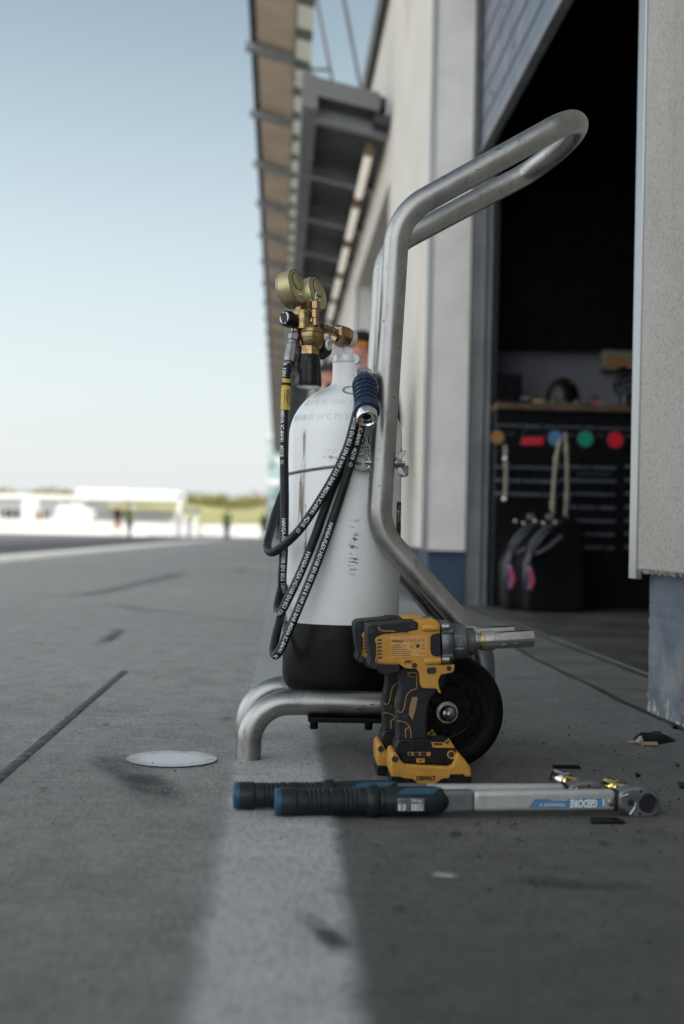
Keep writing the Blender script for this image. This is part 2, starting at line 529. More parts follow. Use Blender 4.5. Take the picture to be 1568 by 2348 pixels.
M['galv'] = pmat('galvanised_steel', (.26, .265, .27), .5, .5, var=.15, vs_=5)
M['grey_paint'] = pmat('grey_paint', (.16, .162, .158), .55, var=.1, vs_=2)
M['dark_panel'] = pmat('dark_panel', (.055, .057, .063), .55, var=.2, vs_=1.2, spec=0.30)
M['clad'] = pmat('painted_cladding', (.87, .825, .77), .42, .15, var=.08, vs_=3, bump=.05, bs=20)
M['door_panel'] = pmat('door_panel', (.145, .165, .21), .42, .2, var=.1, vs_=2)
M['soffit'] = pmat('soffit_board', (.56, .43, .31), .6, var=.15, vs_=1.5)
t = NT('translucent_sheet'); t.set(Base_Color=(.72, .70, .64, 1), Roughness=.5)
tl = t.n.new('ShaderNodeBsdfTranslucent'); tl.inputs['Color'].default_value = (.50, .49, .46, 1)
ms = t.n.new('ShaderNodeMixShader'); ms.inputs[0].default_value = .85
t.l.new(t.b.outputs[0], ms.inputs[1]); t.l.new(tl.outputs[0], ms.inputs[2]); t.l.new(ms.outputs[0], t.out.inputs[0])
M['skylight'] = t.m
M['cream'] = pmat('cream_sheet', (.72, .69, .62), .5, var=.08, vs_=2)
M['green_steel'] = pmat('green_steel', (.12, .17, .14), .5, var=.15)
M['rust_streak'] = pmat('rust_streak', (.42, .24, .07), .8, var=.3, vs_=12)
# white cylinder paint with its scuffs
t = NT('cylinder_paint'); t.set(Roughness=.42, Specular_IOR_Level=.45)
x, y, z = t.xyz()[:3]
n = t.noise(14, 5, .6); f = t.noise(95, 5, .7); vert = t.noise(60, 5, .75, t.mapping((1, 1, .10)))
sc_ = t.noise(70, 6, .75, t.mapping((.55, 1, 2.6), rot=(0, .35, 0)))
c0 = t.mix(t.ramp(n, .3, .7), (.83, .835, .835), (.88, .88, .875))
front = t.ramp(y, -.01, .01, 1, 0)
def win(x0, x1, z0, z1, s=.006):
    return t.math('MULTIPLY', front, t.math('MULTIPLY', t.window(x, x0, x1, s), t.window(z, z0, z1, s * 3)))
rust = t.math('MULTIPLY', win(-.089, -.078, .40, .585, .003), t.ramp(vert, .44, .56))
c1 = t.mix(rust, c0, (.24, .195, .16))
rust2 = t.math('MULTIPLY', win(-.077, -.070, .36, .46, .003), t.ramp(vert, .55, .63))
c1 = t.mix(rust2, c1, (.28, .25, .22))
scf = t.math('MULTIPLY', win(.004, .022, .335, .425, .005), t.ramp(sc_, .53, .58))
c2 = t.mix(scf, c1, (.09, .09, .092))
strapd = t.math('MULTIPLY', win(-.045, .02, .527, .546, .004), t.ramp(f, .52, .64))
c3 = t.mix(strapd, c2, (.17, .14, .12))
chips = t.math('MULTIPLY', t.ramp(f, .70, .74), t.ramp(n, .50, .60))
c4 = t.mix(chips, c3, (.12, .11, .10))
fine = t.math('MULTIPLY', t.ramp(sc_, .71, .73), t.ramp(n, .45, .55))
c5 = t.mix(t.math('MULTIPLY', fine, .7), c4, (.25, .24, .23))
t.col(c5)
t.rough(t.ramp(n, .3, .7, .34, .5))
t.bump(t.noise(55, 3, .5), .05, .002)
M['cylinder_paint'] = t.m
M['valve_white'] = pmat('valve_white', (.66, .665, .66), .4, .2, var=.12, vs_=60, bump=.12, bs=300)
M['faded_print'] = pmat('faded_print', (.66, .665, .66), .5, var=.1)
M['ink'] = pmat('ink', (.012, .013, .016), .5)
M['teal_ink'] = pmat('teal_ink', (.10, .16, .155), .5)
# rubbers and plastics
M['boot'] = pmat('boot_rubber', (.0055, .005, .005), .42, var=.4, vs_=12, bump=.1, bs=150, spec=0.12)
M['hose'] = pmat('hose_rubber', (.013, .014, .016), .46, var=.3, vs_=40, bump=.12, bs=350, spec=0.30)
M['hose_print'] = pmat('hose_print', (.62, .65, .65), .6, var=.15, vs_=150)
M['tyre'] = pmat('tyre_rubber', (.0045, .0045, .005), .55, var=.3, vs_=30, bump=.15, bs=200, spec=0.10)
M['wheel_plastic'] = pmat('wheel_plastic', (.005, .005, .0055), .3, var=.2, vs_=30, spec=.16)
M['black_plastic'] = pmat('black_plastic', (.008, .0085, .010), .38, var=.3, vs_=40, bump=.1, bs=500, spec=0.25)
M['grip_rubber'] = pmat('grip_rubber', (.0125, .0135, .016), .6, spec=.3, var=.2, vs_=60, bump=.3, bs=900, bd=.0008)
t = NT('yellow_plastic'); t.set(Specular_IOR_Level=.4)
n = t.noise(22, 6, .65); f = t.noise(240, 4, .7)
c0 = t.mix(t.ramp(n, .3, .7), (.43, .205, .028), (.52, .26, .040))
t.col(t.mix(t.math('MULTIPLY', t.ramp(f, .52, .70), .6), c0, (.16, .085, .025)))
t.rough(t.ramp(n, .3, .7, .42, .6)); t.bump(f, .12, .0006)
M['yellow_plastic'] = t.m
M['yellow_label'] = pmat('yellow_label', (.55, .285, .075), .45, var=.12, vs_=60)
M['amber'] = pmat('amber_panel', (.24, .15, .06), .4, var=.15, vs_=50)
M['nose_metal'] = pmat('nose_metal', (.125, .128, .135), .42, .7, var=.25, vs_=60, bump=.15, bs=500)
M['tool_black'] = pmat('tool_black', (.012, .0165, .019), .42, var=.25, vs_=60, bump=.1, bs=500, spec=0.28)
M['tool_blue'] = pmat('tool_blue', (.018, .070, .115), .45, var=.15, vs_=60)
M['decal_blue'] = pmat('decal_blue', (.07, .20, .34), .45, var=.12, vs_=80)
M['decal_white'] = pmat('decal_white', (.68, .69, .70), .5)
M['collar_grey'] = pmat('collar_grey', (.15, .155, .16), .45, .3, var=.15, vs_=60)
M['sleeve_blue'] = pmat('sleeve_blue', (.018, .036, .075), .30, .35, var=.25, vs_=70)
M['tag_yellow'] = pmat('tag_yellow', (.62, .43, .075), .5, var=.12, vs_=80)
M['nylon'] = pmat('nylon_ring', (.52, .60, .50), .45, var=.1)
# brass and gauge paint
t = NT('brass'); t.set(Metallic=1.0)
n = t.noise(60, 5, .65)
t.col(t.mix(t.ramp(n, .35, .7), (.36, .265, .125), (.19, .135, .07)))
t.rough(t.ramp(n, .3, .7, .24, .40))
M['brass'] = t.m
M['copper_brass'] = pmat('copper_brass', (.34, .215, .115), .3, 1.0, var=.25, vs_=70)
t = NT('gauge_paint'); t.set(Metallic=.6, Roughness=.38)
n = t.noise(120, 5, .7); n2 = t.noise(28, 4, .6)
c0 = t.mix(t.ramp(n2, .3, .7), (.42, .375, .19), (.50, .445, .25))
t.col(t.mix(t.ramp(n, .67, .71), c0, (.05, .04, .03)))
M['gauge_paint'] = t.m
# people, background
M['skin'] = pmat('skin', (.46, .27, .20), .55, var=.08, vs_=20)
M['skin_red'] = pmat('skin_flushed', (.50, .22, .16), .55, var=.08, vs_=20)
M['cloth_black'] = pmat('cloth_black', (.015, .015, .018), .8, var=.2, vs_=20, spec=0.20)
M['cloth_navy'] = pmat('cloth_navy', (.02, .024, .04), .8, var=.2, vs_=20)
M['cloth_green'] = pmat('cloth_green', (.055, .115, .022), .8, var=.15, vs_=20)
M['cloth_red'] = pmat('cloth_red', (.42, .045, .035), .8, var=.15, vs_=20)
M['cloth_tan'] = pmat('cloth_tan', (.30, .20, .12), .8, var=.15, vs_=20)
M['cloth_white'] = pmat('cloth_white', (.7, .7, .7), .8, var=.1, vs_=20)
M['lens_orange'] = pmat('lens_orange', (.75, .28, .03), .15, var=.1)
M['hair'] = pmat('hair', (.02, .015, .012), .6, var=.2)
M['white_wall'] = pmat('white_wall', (.74, .74, .73), .6, var=.05, vs_=1)
M['far_window'] = pmat('far_window', (.03, .028, .03), .2, var=.3, vs_=.6)
M['grass_hill'] = pmat('grass_hill', (.31, .29, .125), .9, var=.35, vs_=.06)
M['leaf'] = pmat('leaf', (.105, .125, .035), .8, var=.4, vs_=.5)
M['leaf_olive'] = pmat('leaf_olive', (.22, .21, .075), .8, var=.35, vs_=.5)
M['bark'] = pmat('bark', (.09, .07, .05), .9)
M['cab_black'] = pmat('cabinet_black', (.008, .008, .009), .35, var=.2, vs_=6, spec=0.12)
M['cab_line'] = pmat('cabinet_grip', (.17, .185, .21), .35, .6, var=.15)
M['worktop'] = pmat('worktop_wood', (.11, .065, .04), .5, var=.3, vs_=12)
M['garage_wall'] = pmat('garage_wall', (.17, .175, .20), .8, var=.1)
M['can_black'] = pmat('can_plastic', (.006, .006, .007), .22, var=.2, vs_=15, rvar=.06, spec=.5)
M['can_grey'] = pmat('can_grey', (.055, .058, .062), .4, var=.15)
M['spout'] = pmat('spout_tube', (.24, .205, .15), .35, var=.15, vs_=20)
M['s_red'] = pmat('sticker_red', (.62, .015, .03), .4)
M['s_green'] = pmat('sticker_green', (.010, .30, .18), .4)
M['s_blue'] = pmat('sticker_blue', (.09, .19, .34), .4)
M['s_ochre'] = pmat('sticker_ochre', (.30, .17, .05), .4)
M['s_white'] = pmat('sticker_white', (.8, .8, .82), .4)
M['s_navy'] = pmat('sticker_navy', (.03, .04, .16), .4)
M['helmet'] = pmat('helmet_shell', (.008, .0075, .007), .30, var=.1, spec=.3)
M['box_beige'] = pmat('box_beige', (.22, .20, .15), .5)
M['window_green'] = pmat('window_green', (.30, .40, .40), .2, var=.15, vs_=1)
M['lamp_tube'] = emit('lamp_tube', (.80, .74, .64), .30)
# ------------------------------------------------------------------ the ground
def sheet(name, mat, pts, z, kind='structure'):
    mb = MB(); mb.add([(p[0], p[1], z) for p in pts], [tuple(range(len(pts)))])
    o = mb.build(name, mat, smooth=0); tag(o, kind=kind); return o
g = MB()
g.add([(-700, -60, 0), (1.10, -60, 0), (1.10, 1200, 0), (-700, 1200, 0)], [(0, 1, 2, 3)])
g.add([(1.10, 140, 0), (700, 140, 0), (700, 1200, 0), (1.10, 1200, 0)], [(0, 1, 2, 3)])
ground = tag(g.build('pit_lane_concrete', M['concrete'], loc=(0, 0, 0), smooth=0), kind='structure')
sheet('pit_lane_asphalt', M['asphalt'], [(-3.95, 13), (-3.95, 260), (-9.5, 260), (-9.5, 13)], .004)
sheet('track_asphalt', M['asphalt_pale'], [(-9.5, 20), (-9.5, 85), (-60, 85), (-60, 20)], .004)
sheet('lane_line', M['lane_paint'], [(-3.55, -60), (-3.55, 260), (-3.85, 260), (-3.85, -60)], .006)

def faded_strip(name, mat, cl, hw, z, soft=.5, seg=None):
    """a marking along a centre line; the point attribute 'fade' drops to 0 at its rim"""
    cl = [V((p[0], p[1], 0)) for p in cl]
    if seg: cl = catmull(cl, seg)
    n = len(cl); vs_, fs_, fd = [], [], []
    cols = (-1, -1 + soft, 0, 1 - soft, 1)
    for i in range(n):
        t = (cl[min(i + 1, n - 1)] - cl[max(i - 1, 0)]).normalized(); nn = V((-t.y, t.x, 0))
        w = hw[min(i * len(hw) // n, len(hw) - 1)] if isinstance(hw, (list, tuple)) else hw
        for c in cols:
            vs_.append(cl[i] + nn * c * w + V((0, 0, z)))
            e = 0 if (i in (0, n - 1) and soft > .3) else 1
            e2 = min(1.0, min(i, n - 1 - i) / max(1, n * .28)) if soft > .3 else 1
            fd.append((0.0 if abs(c) == 1 else float(e)) * e2)
    k = len(cols)
    for i in range(n - 1):
        for j in range(k - 1):
            fs_.append((i * k + j, i * k + j + 1, (i + 1) * k + j + 1, (i + 1) * k + j))
    mb = MB(); mb.add(vs_, fs_)
    o = mb.build(name, mat, smooth=0)
    at = o.data.attributes.new('fade', 'FLOAT', 'POINT')
    for i, f in enumerate(fd): at.data[i].value = f
    return tag(o, kind='structure')
lw = .158
faded_strip('painted_line', M['line_paint'], [(PG(623, 2347).x, .55), (PG(623, 2347).x, 1.0), (PG(640, 1860).x, 1.9), (PG(640, 1860).x - .004, 4), (PG(640, 1860).x - .01, 60)], lw / 2 * 1.16, .003, .42)
# joints of the slabs
jl0, jl1 = PG(-200, 1953), PG(285, 1539)
jd = (jl1 - jl0).normalized()
mb = MB()
jn = V((jd.y, -jd.x, 0)) * .0098
pts = []
for i in range(60):
    p = jl0 + (jl1 - jl0) * i / 59
    pts.append(p)
vs_, fs_ = [], []
for i, p in enumerate(pts):
    a, b = random.uniform(.92, 1.08), random.uniform(.92, 1.08)
    for k, (o_, h) in enumerate(((-a, .001), (-.5 * a, .0026), (.5 * b, .0026), (b, .001))):
        vs_.append(p + jn * o_ + V((0, 0, h)))
    if i:
        for k in range(3): fs_.append(((i - 1) * 4 + k, (i - 1) * 4 + k + 1, i * 4 + k + 1, i * 4 + k))
mb.add(vs_, fs_)
tag(mb.build('slab_joint', M['sealant']), kind='structure')
mb = MB()
a, b = PG(283, 1538), PG(1240, 1556)
vs_, fs_ = [], []
for i in range(80):
    p = a + (b - a) * i / 79
    w = .0030 * random.uniform(.4, 1.3) * (2.4 if 46 < i < 58 else 1)
    vs_ += [V((p.x, p.y - w, .0025)), V((p.x, p.y + w, .0025))]
    if i: fs_.append((2 * i - 2, 2 * i - 1, 2 * i + 1, 2 * i))
mb.add(vs_, fs_)
tag(mb.build('slab_crack', M['sealant']), kind='structure')
# crack and threshold beside the garage
def wobble(name, p0, p1, w, z, n=90, amp=.006, mat='sealant'):
    mb = MB(); vs_, fs_ = [], []; off = 0
    for i in range(n):
        s = i / (n - 1); p = p0 + (p1 - p0) * s
        off = off * .8 + random.uniform(-amp, amp); ww = w * random.uniform(.5, 1.4)
        vs_ += [V((p.x - ww + off, p.y, z)), V((p.x + ww + off, p.y, z))]
        if i: fs_.append((2 * i - 2, 2 * i - 1, 2 * i + 1, 2 * i))
    mb.add(vs_, fs_)
    return tag(mb.build(name, M[mat]), kind='structure')
sheet('garage_apron', M['apron'], [(.868, -3), (.868, 8.2), (1.100, 8.2), (1.100, -3)], .004)
wobble('apron_crack', V((.866, 1.2, 0)), V((.866, 9, 0)), .0045, .0065)
mb = MB(); mb.bx(1.10, 9, -6, 7.9, -.2, .012)
tag(mb.build('garage_floor', M['garage_floor'], loc=(1.1, 5, 0), bevel=.004), kind='structure')
wobble('threshold_gap', V((1.092, -2, 0)), V((1.092, 7.2, 0)), .013, .0068, amp=.003)

# stains, tyre marks
def gp(x, y):
    p = PG(x, y); return (p.x, p.y)
faded_strip('tyre_mark', M['faint_smear'], [gp(*cW(-30, 700)), gp(*cW(330, 700)), gp(*cW(700, 640)), gp(*cW(930, 585)), gp(*cW(1010, 572))], [.10, .10, .12, .11], .0030, .7, 8)
faded_strip('tyre_mark', M['faint_smear'], [gp(*cW(250, 740)), gp(*cW(520, 735)), gp(*cW(850, 780)), gp(*cW(1200, 820))], .03, .0030, .7, 8)
faded_strip('tyre_mark', M['faint_smear'], [gp(*cW(1230, 575)), gp(*cW(1290, 548))], .08, .0030, .7, 8)
q6 = crop(0, 2300, 1.12)
faded_strip('tyre_mark', M['tyre_smear'], [gp(*q6(410, 318)), gp(*q6(470, 298)), gp(*q6(520, 262)), gp(*q6(545, 235))], .035, .0030, .7, 8)
faded_strip('tyre_mark', M['tyre_smear'], [gp(*q6(455, 770)), gp(*q6(520, 850)), gp(*q6(640, 930)), gp(*q6(720, 1000)), gp(*q6(790, 1060))], .055, .0030, .75, 8)
q7 = crop(600, 3200, .734)
faded_strip('tyre_mark', M['oil_smear'], [gp(*q7(420, 330)), gp(*q7(480, 375)), gp(*q7(530, 420)), gp(*q7(560, 470))], .018, .0055, .7, 8)
faded_strip('tyre_mark', M['faint_smear'], [gp(*q7(1000, 230)), gp(*q7(1250, 250)), gp(*q7(1500, 262))], .03, .0030, .7, 8)
for (a, b, w) in (((1090, 317), (1145, 317), .012), ((1170, 175), (1235, 172), .02), ((870, 400), (920, 400), .009), ((60, 380), (120, 372), .01), ((440, 130), (700, 175), .02), ((860, 180), (1260, 235), .012)):
    faded_strip('stain', M['oil_smear'], [gp(*q6(*a)), gp(*q6((a[0] + b[0]) / 2, (a[1] + b[1]) / 2)), gp(*q6(*b))], w, .0030, .7, 6)
def blot(name, mat, c, r, n=14, z=.004, sx=1.0):
    mb = MB(); ring = []
    for i in range(n):
        a = 2 * math.pi * i / n; k = r * random.uniform(.65, 1.2)
        ring.append((c[0] + math.cos(a) * k * sx, c[1] + math.sin(a) * k, z))
    mb.add(ring, [tuple(range(n))])
    return tag(mb.build(name, M[mat], smooth=0), kind='structure')
for (x, y) in ((488, 616), (472, 673), (190, 967), (253, 290), (222, 347), (1052, 319), (1018, 648), (693, 471), (236, 472), (1110, 284), (825, 212), (1128, 353)):
    blot('oil_spot', 'sealant', gp(*q6(x, y)), random.uniform(.004, .008), sx=1.3)
for (x, y) in ((745, 173), (930, 195), (175, 296), (25, 142)):
    blot('paint_spot', 'lane_paint', gp(*q6(x, y)), .035 if y < 250 else .02, sx=1.2)
for (x, y) in ((890, 105), (905, 102), (1080, 122), (1330, 132), (1420, 128), (1445, 125), (1120, 243), (1155, 250), (665, 140), (960, 75), (730, 325), (1500, 95)):
    blot('oil_spot', 'sealant', gp(*q7(x, y)), random.uniform(.0025, .0055), sx=1.5)
faded_strip('paint_spot', M['pale_smear'], [gp(*q7(822, 224)), gp(*q7(845, 226)), gp(*q7(875, 228)), gp(*q7(905, 226))], .016, .0035, .6, 6)
for i in range(60):
    blot('oil_spot', 'sealant', (random.uniform(-.6, .8), random.uniform(1.0, 3.4)), random.uniform(.001, .0028))
mb = MB()
dc = PG(393.5, 1741.5); dr = 102 / (FPX / dc.y)
mb.add([(dc.x + dr * math.cos(2 * math.pi * i / 64), dc.y + dr * math.sin(2 * math.pi * i / 64), .0026) for i in range(64)], [tuple(range(64))])
tag(mb.build('painted_dot', M['dot_paint'], smooth=0), kind='structure')

# ------------------------------------------------------------------ the pit building
XF, XB, XR = .84, .875, 1.09                     # plaster face, base face, door plane
ZB, ZT = .335, 5.0
bld = thing('pit_building', 'long pale plastered pit building with blue base and open garage bays along the lane', 'building', (1.0, 7.25, 0))
PER = 7.25
piers = [(-60.0, 2.92)] + [(PER * k, PER * k + 2.9) for k in range(1, 13)]
for k, (y0, y1) in enumerate(piers):
    mb = MB(); mb.bx(XF, XR, y0, y1, ZB, ZT); mb.build('plaster_wall', M['plaster_rough' if k == 0 else 'plaster'], bld, bevel=.004)
    mb = MB()
    if k == 0:                                   # base with an uneven, chipped arris
        n = 46; vs_ = []
        for i in range(n + 1):
            z = ZB * i / n + (.0 if i == 0 else 0)
            j = random.uniform(-.004, .004) if 0 < i < n else 0
            vs_ += [(XB, -60, z), (XB + random.uniform(-.0015, .0015), 2.90 + j, z), (XB + .012, 2.945 + j * 1.5, z), (XR, 2.945 + j, z)]
        fs_ = []
        for i in range(n):
            for q in range(3): fs_.append((i * 4 + q, i * 4 + q + 1, i * 4 + 5 + q, i * 4 + 4 + q))
        mb.add(vs_, fs_)
    else:
        mb.bx(XB, XR, y0 + .03, y1 - .03, 0, ZB)
    mb.build('base_wall', M['plaster_base' if k == 0 else 'base_blue'], bld, loc=(1.0, (2.9 if k == 0 else y0), 0), smooth=30)
# ragged lower edge of the near plaster
mb = MB()
for i in range(260):
    y = 2.9 - .9 * random.random() ** 1.3
    x = random.uniform(XF + .004, XF + .02); l = random.uniform(.003, .014)
    mb.lathe((x, y, ZB + .003), (random.uniform(-.3, .3), random.uniform(-.3, .3), -1), [(0, random.uniform(.003, .007)), (l * .6, .0035), (l, .0006)], 5)
mb.build('render_drips', M['plaster_rough'], bld)
ops = [(2.92, PER, 3.9)] + [(PER * k + 2.9, PER * (k + 1), 3.3) for k in range(1, 12)]
for k, (y0, y1, zt) in enumerate(ops):
    mb = MB(); mb.bx(XF, XR, y0, y1, zt, ZT); mb.build('lintel', M['plaster'], bld)
    if k:
        d = MB(); d.bx(XR + .03, XR + .09, y0, y1, 0, zt)
        for i in range(1, 7): d.bx(XR + .024, XR + .03, y0, y1, zt * i / 7 - .012, zt * i / 7 + .012)
        d.build('garage_door', M['dark_panel'], bld)
    c = MB(); c.bx(XF + .0205, XR - .004, y1 - .012, y1 - .001, ZB - .012, zt); c.build('reveal_cladding', M['clad'], bld)
    c = MB(); c.bx(XF - .006, XF + .020, y1 - .022, y1 + .03, ZB - .012, zt); c.build('corner_trim', M['trim_alloy'], bld)
c = MB(); c.bx(XF - .005, XF + .01, 2.885, 2.945, ZB - .022, 3.9); c.build('corner_trim', M['trim_alloy'], bld, bevel=.0015)
# door rails of the open bay
c = MB()
y1 = PER
c.bx(XR + .060, XR + .084, y1 - .035, y1 - .005, 0, 3.4)
c.bx(XR + .012, XR + .024, y1 - .022, y1 - .005, 0, 3.9)
c.bx(XR + .100, XR + .118, y1 - .05, y1 - .005, 0, 3.4)
c.bx(XR + .03, XR + .056, y1 - .012, y1 - .004, 0, 2.6)
c.build('door_rail', M['galv'], bld, bevel=.002)
c = MB(); c.bx(XR - .003, XR + .16, y1 - .004, y1 + .05, 0, 3.9); c.build('door_frame', M['dark_panel'], bld)
# half open sectional door
dz = 2.635
d = MB(); d.bx(XR + .035, XR + .075, 2.95, y1 - .06, dz + .035, 3.95)
door = d.build('garage_door', M['door_panel'], bld)
d = MB()
for i in range(8):
    z = dz + .165 + .162 * i
    d.bx(XR + .031, XR + .0345, 2.95, y1 - .061, z - .005, z + .005)
d.build('panel_groove', M['dark_panel'], door)
d = MB()
for i, z in enumerate((dz + .245, dz + .57, dz + .89, dz + 1.215)):
    for y in (7.02, 6.35, 5.68, 5.0, 4.3, 3.6):
        d.lathe((XR + .0345, y + (.3 if i % 2 else 0) - .15, z), (-1, 0, 0), [(0, .015), (.006, .015), (.009, .008)], 14)
d.build('rivet', M['dull_steel'], door)
d = MB(); d.bx(XR + .028, XR + .08, 2.95, y1 - .05, dz, dz + .034); d.build('bottom_seal', M['galv'], door, bevel=.003)
# room of the open bay and the body of the block
c = MB()
c.bx(XR + .0, 12, PER + .62, PER + .80, 0, 4.3)          # far partition
c.bx(8.6, 8.8, -4, PER + .62, 0, 4.3)                    # back wall
c.bx(XR + .001, 8.6, -4.2, -4.0, 0, 4.3)
c.build('garage_wall', M['garage_wall'], bld)
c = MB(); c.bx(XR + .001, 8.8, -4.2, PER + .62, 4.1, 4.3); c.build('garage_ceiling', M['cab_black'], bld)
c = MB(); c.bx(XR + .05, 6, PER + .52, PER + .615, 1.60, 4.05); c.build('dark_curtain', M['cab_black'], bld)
c = MB(); c.bx(XF - .06, 12, -60, 94.4, ZT, ZT + .14); c.build('roof', M['grey_paint'], bld)
c = MB(); c.bx(XF - .075, XF - .061, -60, 94.4, ZT - .05, ZT + .16); c.build('roof_fascia', M['grey_paint'], bld)
c = MB(); c.bx(11.8, 12, -60, 94.4, 0, ZT); c.bx(XR, 11.8, 94.2, 94.4, 0, ZT); c.build('rear_wall', M['plaster'], bld)
r1 = MB()
for (xa, wd, z0) in ((7.9, .035, 3.75),):
    pass
for yy, z0, z1, w in ((8.90, 3.92, 4.98, .035), (8.45, 4.55, 4.98, .02), (8.08, 4.3, 4.98, .03)):
    r1.add([(XF - .002, yy - w, z1), (XF - .002, yy + w, z1), (XF - .002, yy + w * .15, z0), (XF - .002, yy - w * .15, z0)], [(0, 1, 2, 3)])
r1.build('rust_stain', M['rust_streak'], bld)

# the walkway under the roof edge with its strip lights
YW = 10.05
wk = thing('balcony_walkway', 'grey steel walkway bracketed along the pale wall with dark underside', 'walkway', (.5, YW, 3.85))
c = MB(); c.bx(.11, .235, YW, 94, 3.86, 4.13); c.build('edge_beam', M['grey_paint'], wk)
c = MB(); c.bx(.235, .80, YW + .02, 94, 4.02, 4.10); c.build('deck', M['dark_panel'], wk)
c = MB(); c.bx(.235, .74, YW, YW + .018, 3.97, 4.12); c.build('end_plate', M['grey_paint'], wk)
c = MB(); c.bx(.70, .835, YW + .05, 94, 3.90, 3.97); c.build('wall_rail', M['dark_panel'], wk)
for i in range(34):
    y = YW + .25 + 1.62 * i
    c = MB(); c.bx(.20, .83, y, y + .05, 3.855, 3.955); c.bx(.20, .83, y - .03, y + .08, 3.845, 3.855); c.build('cross_beam', M['galv'], wk)
for o_ in wk.children:                            # the deck falls towards the wall
    ox = origin_of(o_).x
    for v_ in o_.data.vertices: v_.co.z -= max(0, v_.co.x + ox - .11) * .21
for i in range(16):
    y = YW + .62 + 1.72 * i
    l = thing('strip_light', 'cream strip light under the walkway beside the pale wall', 'strip light', (.70, y + .7, 3.69), 'strip lights in a row under the walkway')
    c = MB(); c.lathe((.70, y, 3.68), (0, 1, 0), [(0, .03), (0, .036), (1.35, .036), (1.35, .03)], 14); c.build('tube', M['lamp_tube'], l)
    for ye_ in (y - .05, y + 1.35):
        c = MB(); c.bx(.665, .735, ye_, ye_ + .05, 3.65, 3.78); c.build('end_cap', M['cloth_tan'], l)
    c = MB(); c.bx(.675, .725, y, y + 1.35, 3.72, 3.80); c.build('housing', M['dark_panel'], l)

# the grandstand roof high above the lane
cn = thing('canopy_roof', 'high overhanging roof with beige soffit bays and grey ribs above the pit lane', 'canopy', (-.2, 8, 6.4))
YA, YZ = 6.0, 94.0
def slab(name, mat, x0, z0, x1, z1, ya, yb, th, par):
    mb = MB(); mb.prism([(x0, ya, z0), (x1, ya, z1), (x1, ya, z1 + th), (x0, ya, z0 + th)], (0, yb - ya, 0)); return mb.build(name, mat, par)
slab('soffit', M['soffit'], -.40, 6.50, .055, 6.36, YA, YZ, .05, cn)
slab('edge_beam', M['dark_panel'], -.49, 6.52, -.401, 6.50, YA, YZ, .2, cn)
slab('inner_beam', M['green_steel'], .056, 6.33, .075, 6.33, YA, YZ, .2, cn)
slab('skylight_strip', M['skylight'], .076, 6.37, .27, 6.33, YA, YZ, .006, cn)
for i in range(36):
    y = 15.45 - 2.47 * 3 + 2.47 * i
    mb = MB(); mb.prism([(-.55, y, 6.42), (.05, y, 6.27), (.05, y, 6.355), (-.55, y, 6.50)], (0, .16, 0)); mb.build('rib', M['galv'], cn)
for i in range(84):
    y = 14.8 - 8 + .98 * i
    mb = MB(); mb.prism([(.078, y, 6.335), (.268, y, 6.295), (.268, y, 6.325), (.078, y, 6.365)], (0, .27, 0)); mb.build('skylight_bar', M['green_steel'], cn)
for i in range(30):
    y = 13.35 + 2.6 * i
    mb = MB(); mb.tube([(.84, y, 4.9), (.22, y, 7.80)], .020, 8); mb.tube([(.27, y, 6.36), (.53, y, 6.36)], .02, 8); mb.build('stay_rod', M['dark_panel'], cn)

# tower at the far end
tw = thing('control_tower', 'pale glazed block at the far end of the pit building', 'building', (1.5, 95, 0))
c = MB(); c.bx(-.85, 8, 94.5, 104, 0, 7.6); c.build('wall', M['window_green'], tw)
for i in range(4):
    c = MB(); c.bx(-.88, 8.02, 94.44, 94.49, 1.6 * i + .9, 1.6 * i + 1.25); c.build('floor_band', M['white_wall'], tw)
c = MB(); c.bx(-.95, 8.1, 94.4, 104.1, 7.6, 7.85); c.build('roof', M['white_wall'], tw)

# ------------------------------------------------------------------ far side of the lane
def far(x, y, Y): return P(*cW(x, y), Y)
pw = thing('pit_wall', 'long low white wall on the far side of the lane', 'wall', (-20, 100, 0))
c = MB(); c.bx(-75, far(1035, 300, 100).x, 100, 100.4, 0, 1.0); c.build('wall', M['white_wall'], pw)
c = MB(); c.bx(-75, far(1035, 300, 100).x, 99.95, 100.45, 1.0, 1.08); c.build('coping', M['cream'], pw)
hall = thing('white_building', 'long low white building with dark openings beyond the pit wall', 'building', (-32, 118, 0))
c = MB(); c.bx(-80, -17.5, 118, 130, 0, 3.1); c.build('wall', M['white_wall'], hall)
c = MB(); c.bx(-81, -16.5, 116.5, 131, 3.1, 3.5); c.build('roof', M['white_wall'], hall)
for i, (xa, xb) in enumerate(((0, 38), (45, 105), (163, 192), (232, 262), (338, 358))):
    pa, pb = far(xa, 245, 117.95), far(xb, 305, 117.95)
    c = MB(); c.bx(pa.x, pb.x, 117.93, 117.99, 1.1, pa.z); w = c.build('window', M['far_window'], hall)
    m_ = MB(); m_.bx((pa.x + pb.x) / 2 - .06, (pa.x + pb.x) / 2 + .06, 117.9, 117.93, 1.1, pa.z); m_.build('frame', M['white_wall'], w)
shel = thing('flat_shelter', 'thin flat white roof on posts beside the low white building', 'shelter', (-12, 108, 0))
p0, p1 = far(430, 172, 108), far(955, 172, 108)
c = MB(); c.bx(p0.x, p1.x, 105, 112, far(500, 198, 108).z, far(500, 142, 108).z); c.build('roof', M['white_wall'], shel)
for x in (440, 700, 935):
    q = far(x, 200, 106); c = MB(); c.bx(q.x - .12, q.x + .12, 105.5, 105.8, 0, q.z); c.build('post', M['white_wall'], shel)
c = MB(); c.bx(p0.x, far(900, 0, 108).x, 111.5, 112, 0, 2.2); c.build('rear_wall', M['white_wall'], shel)
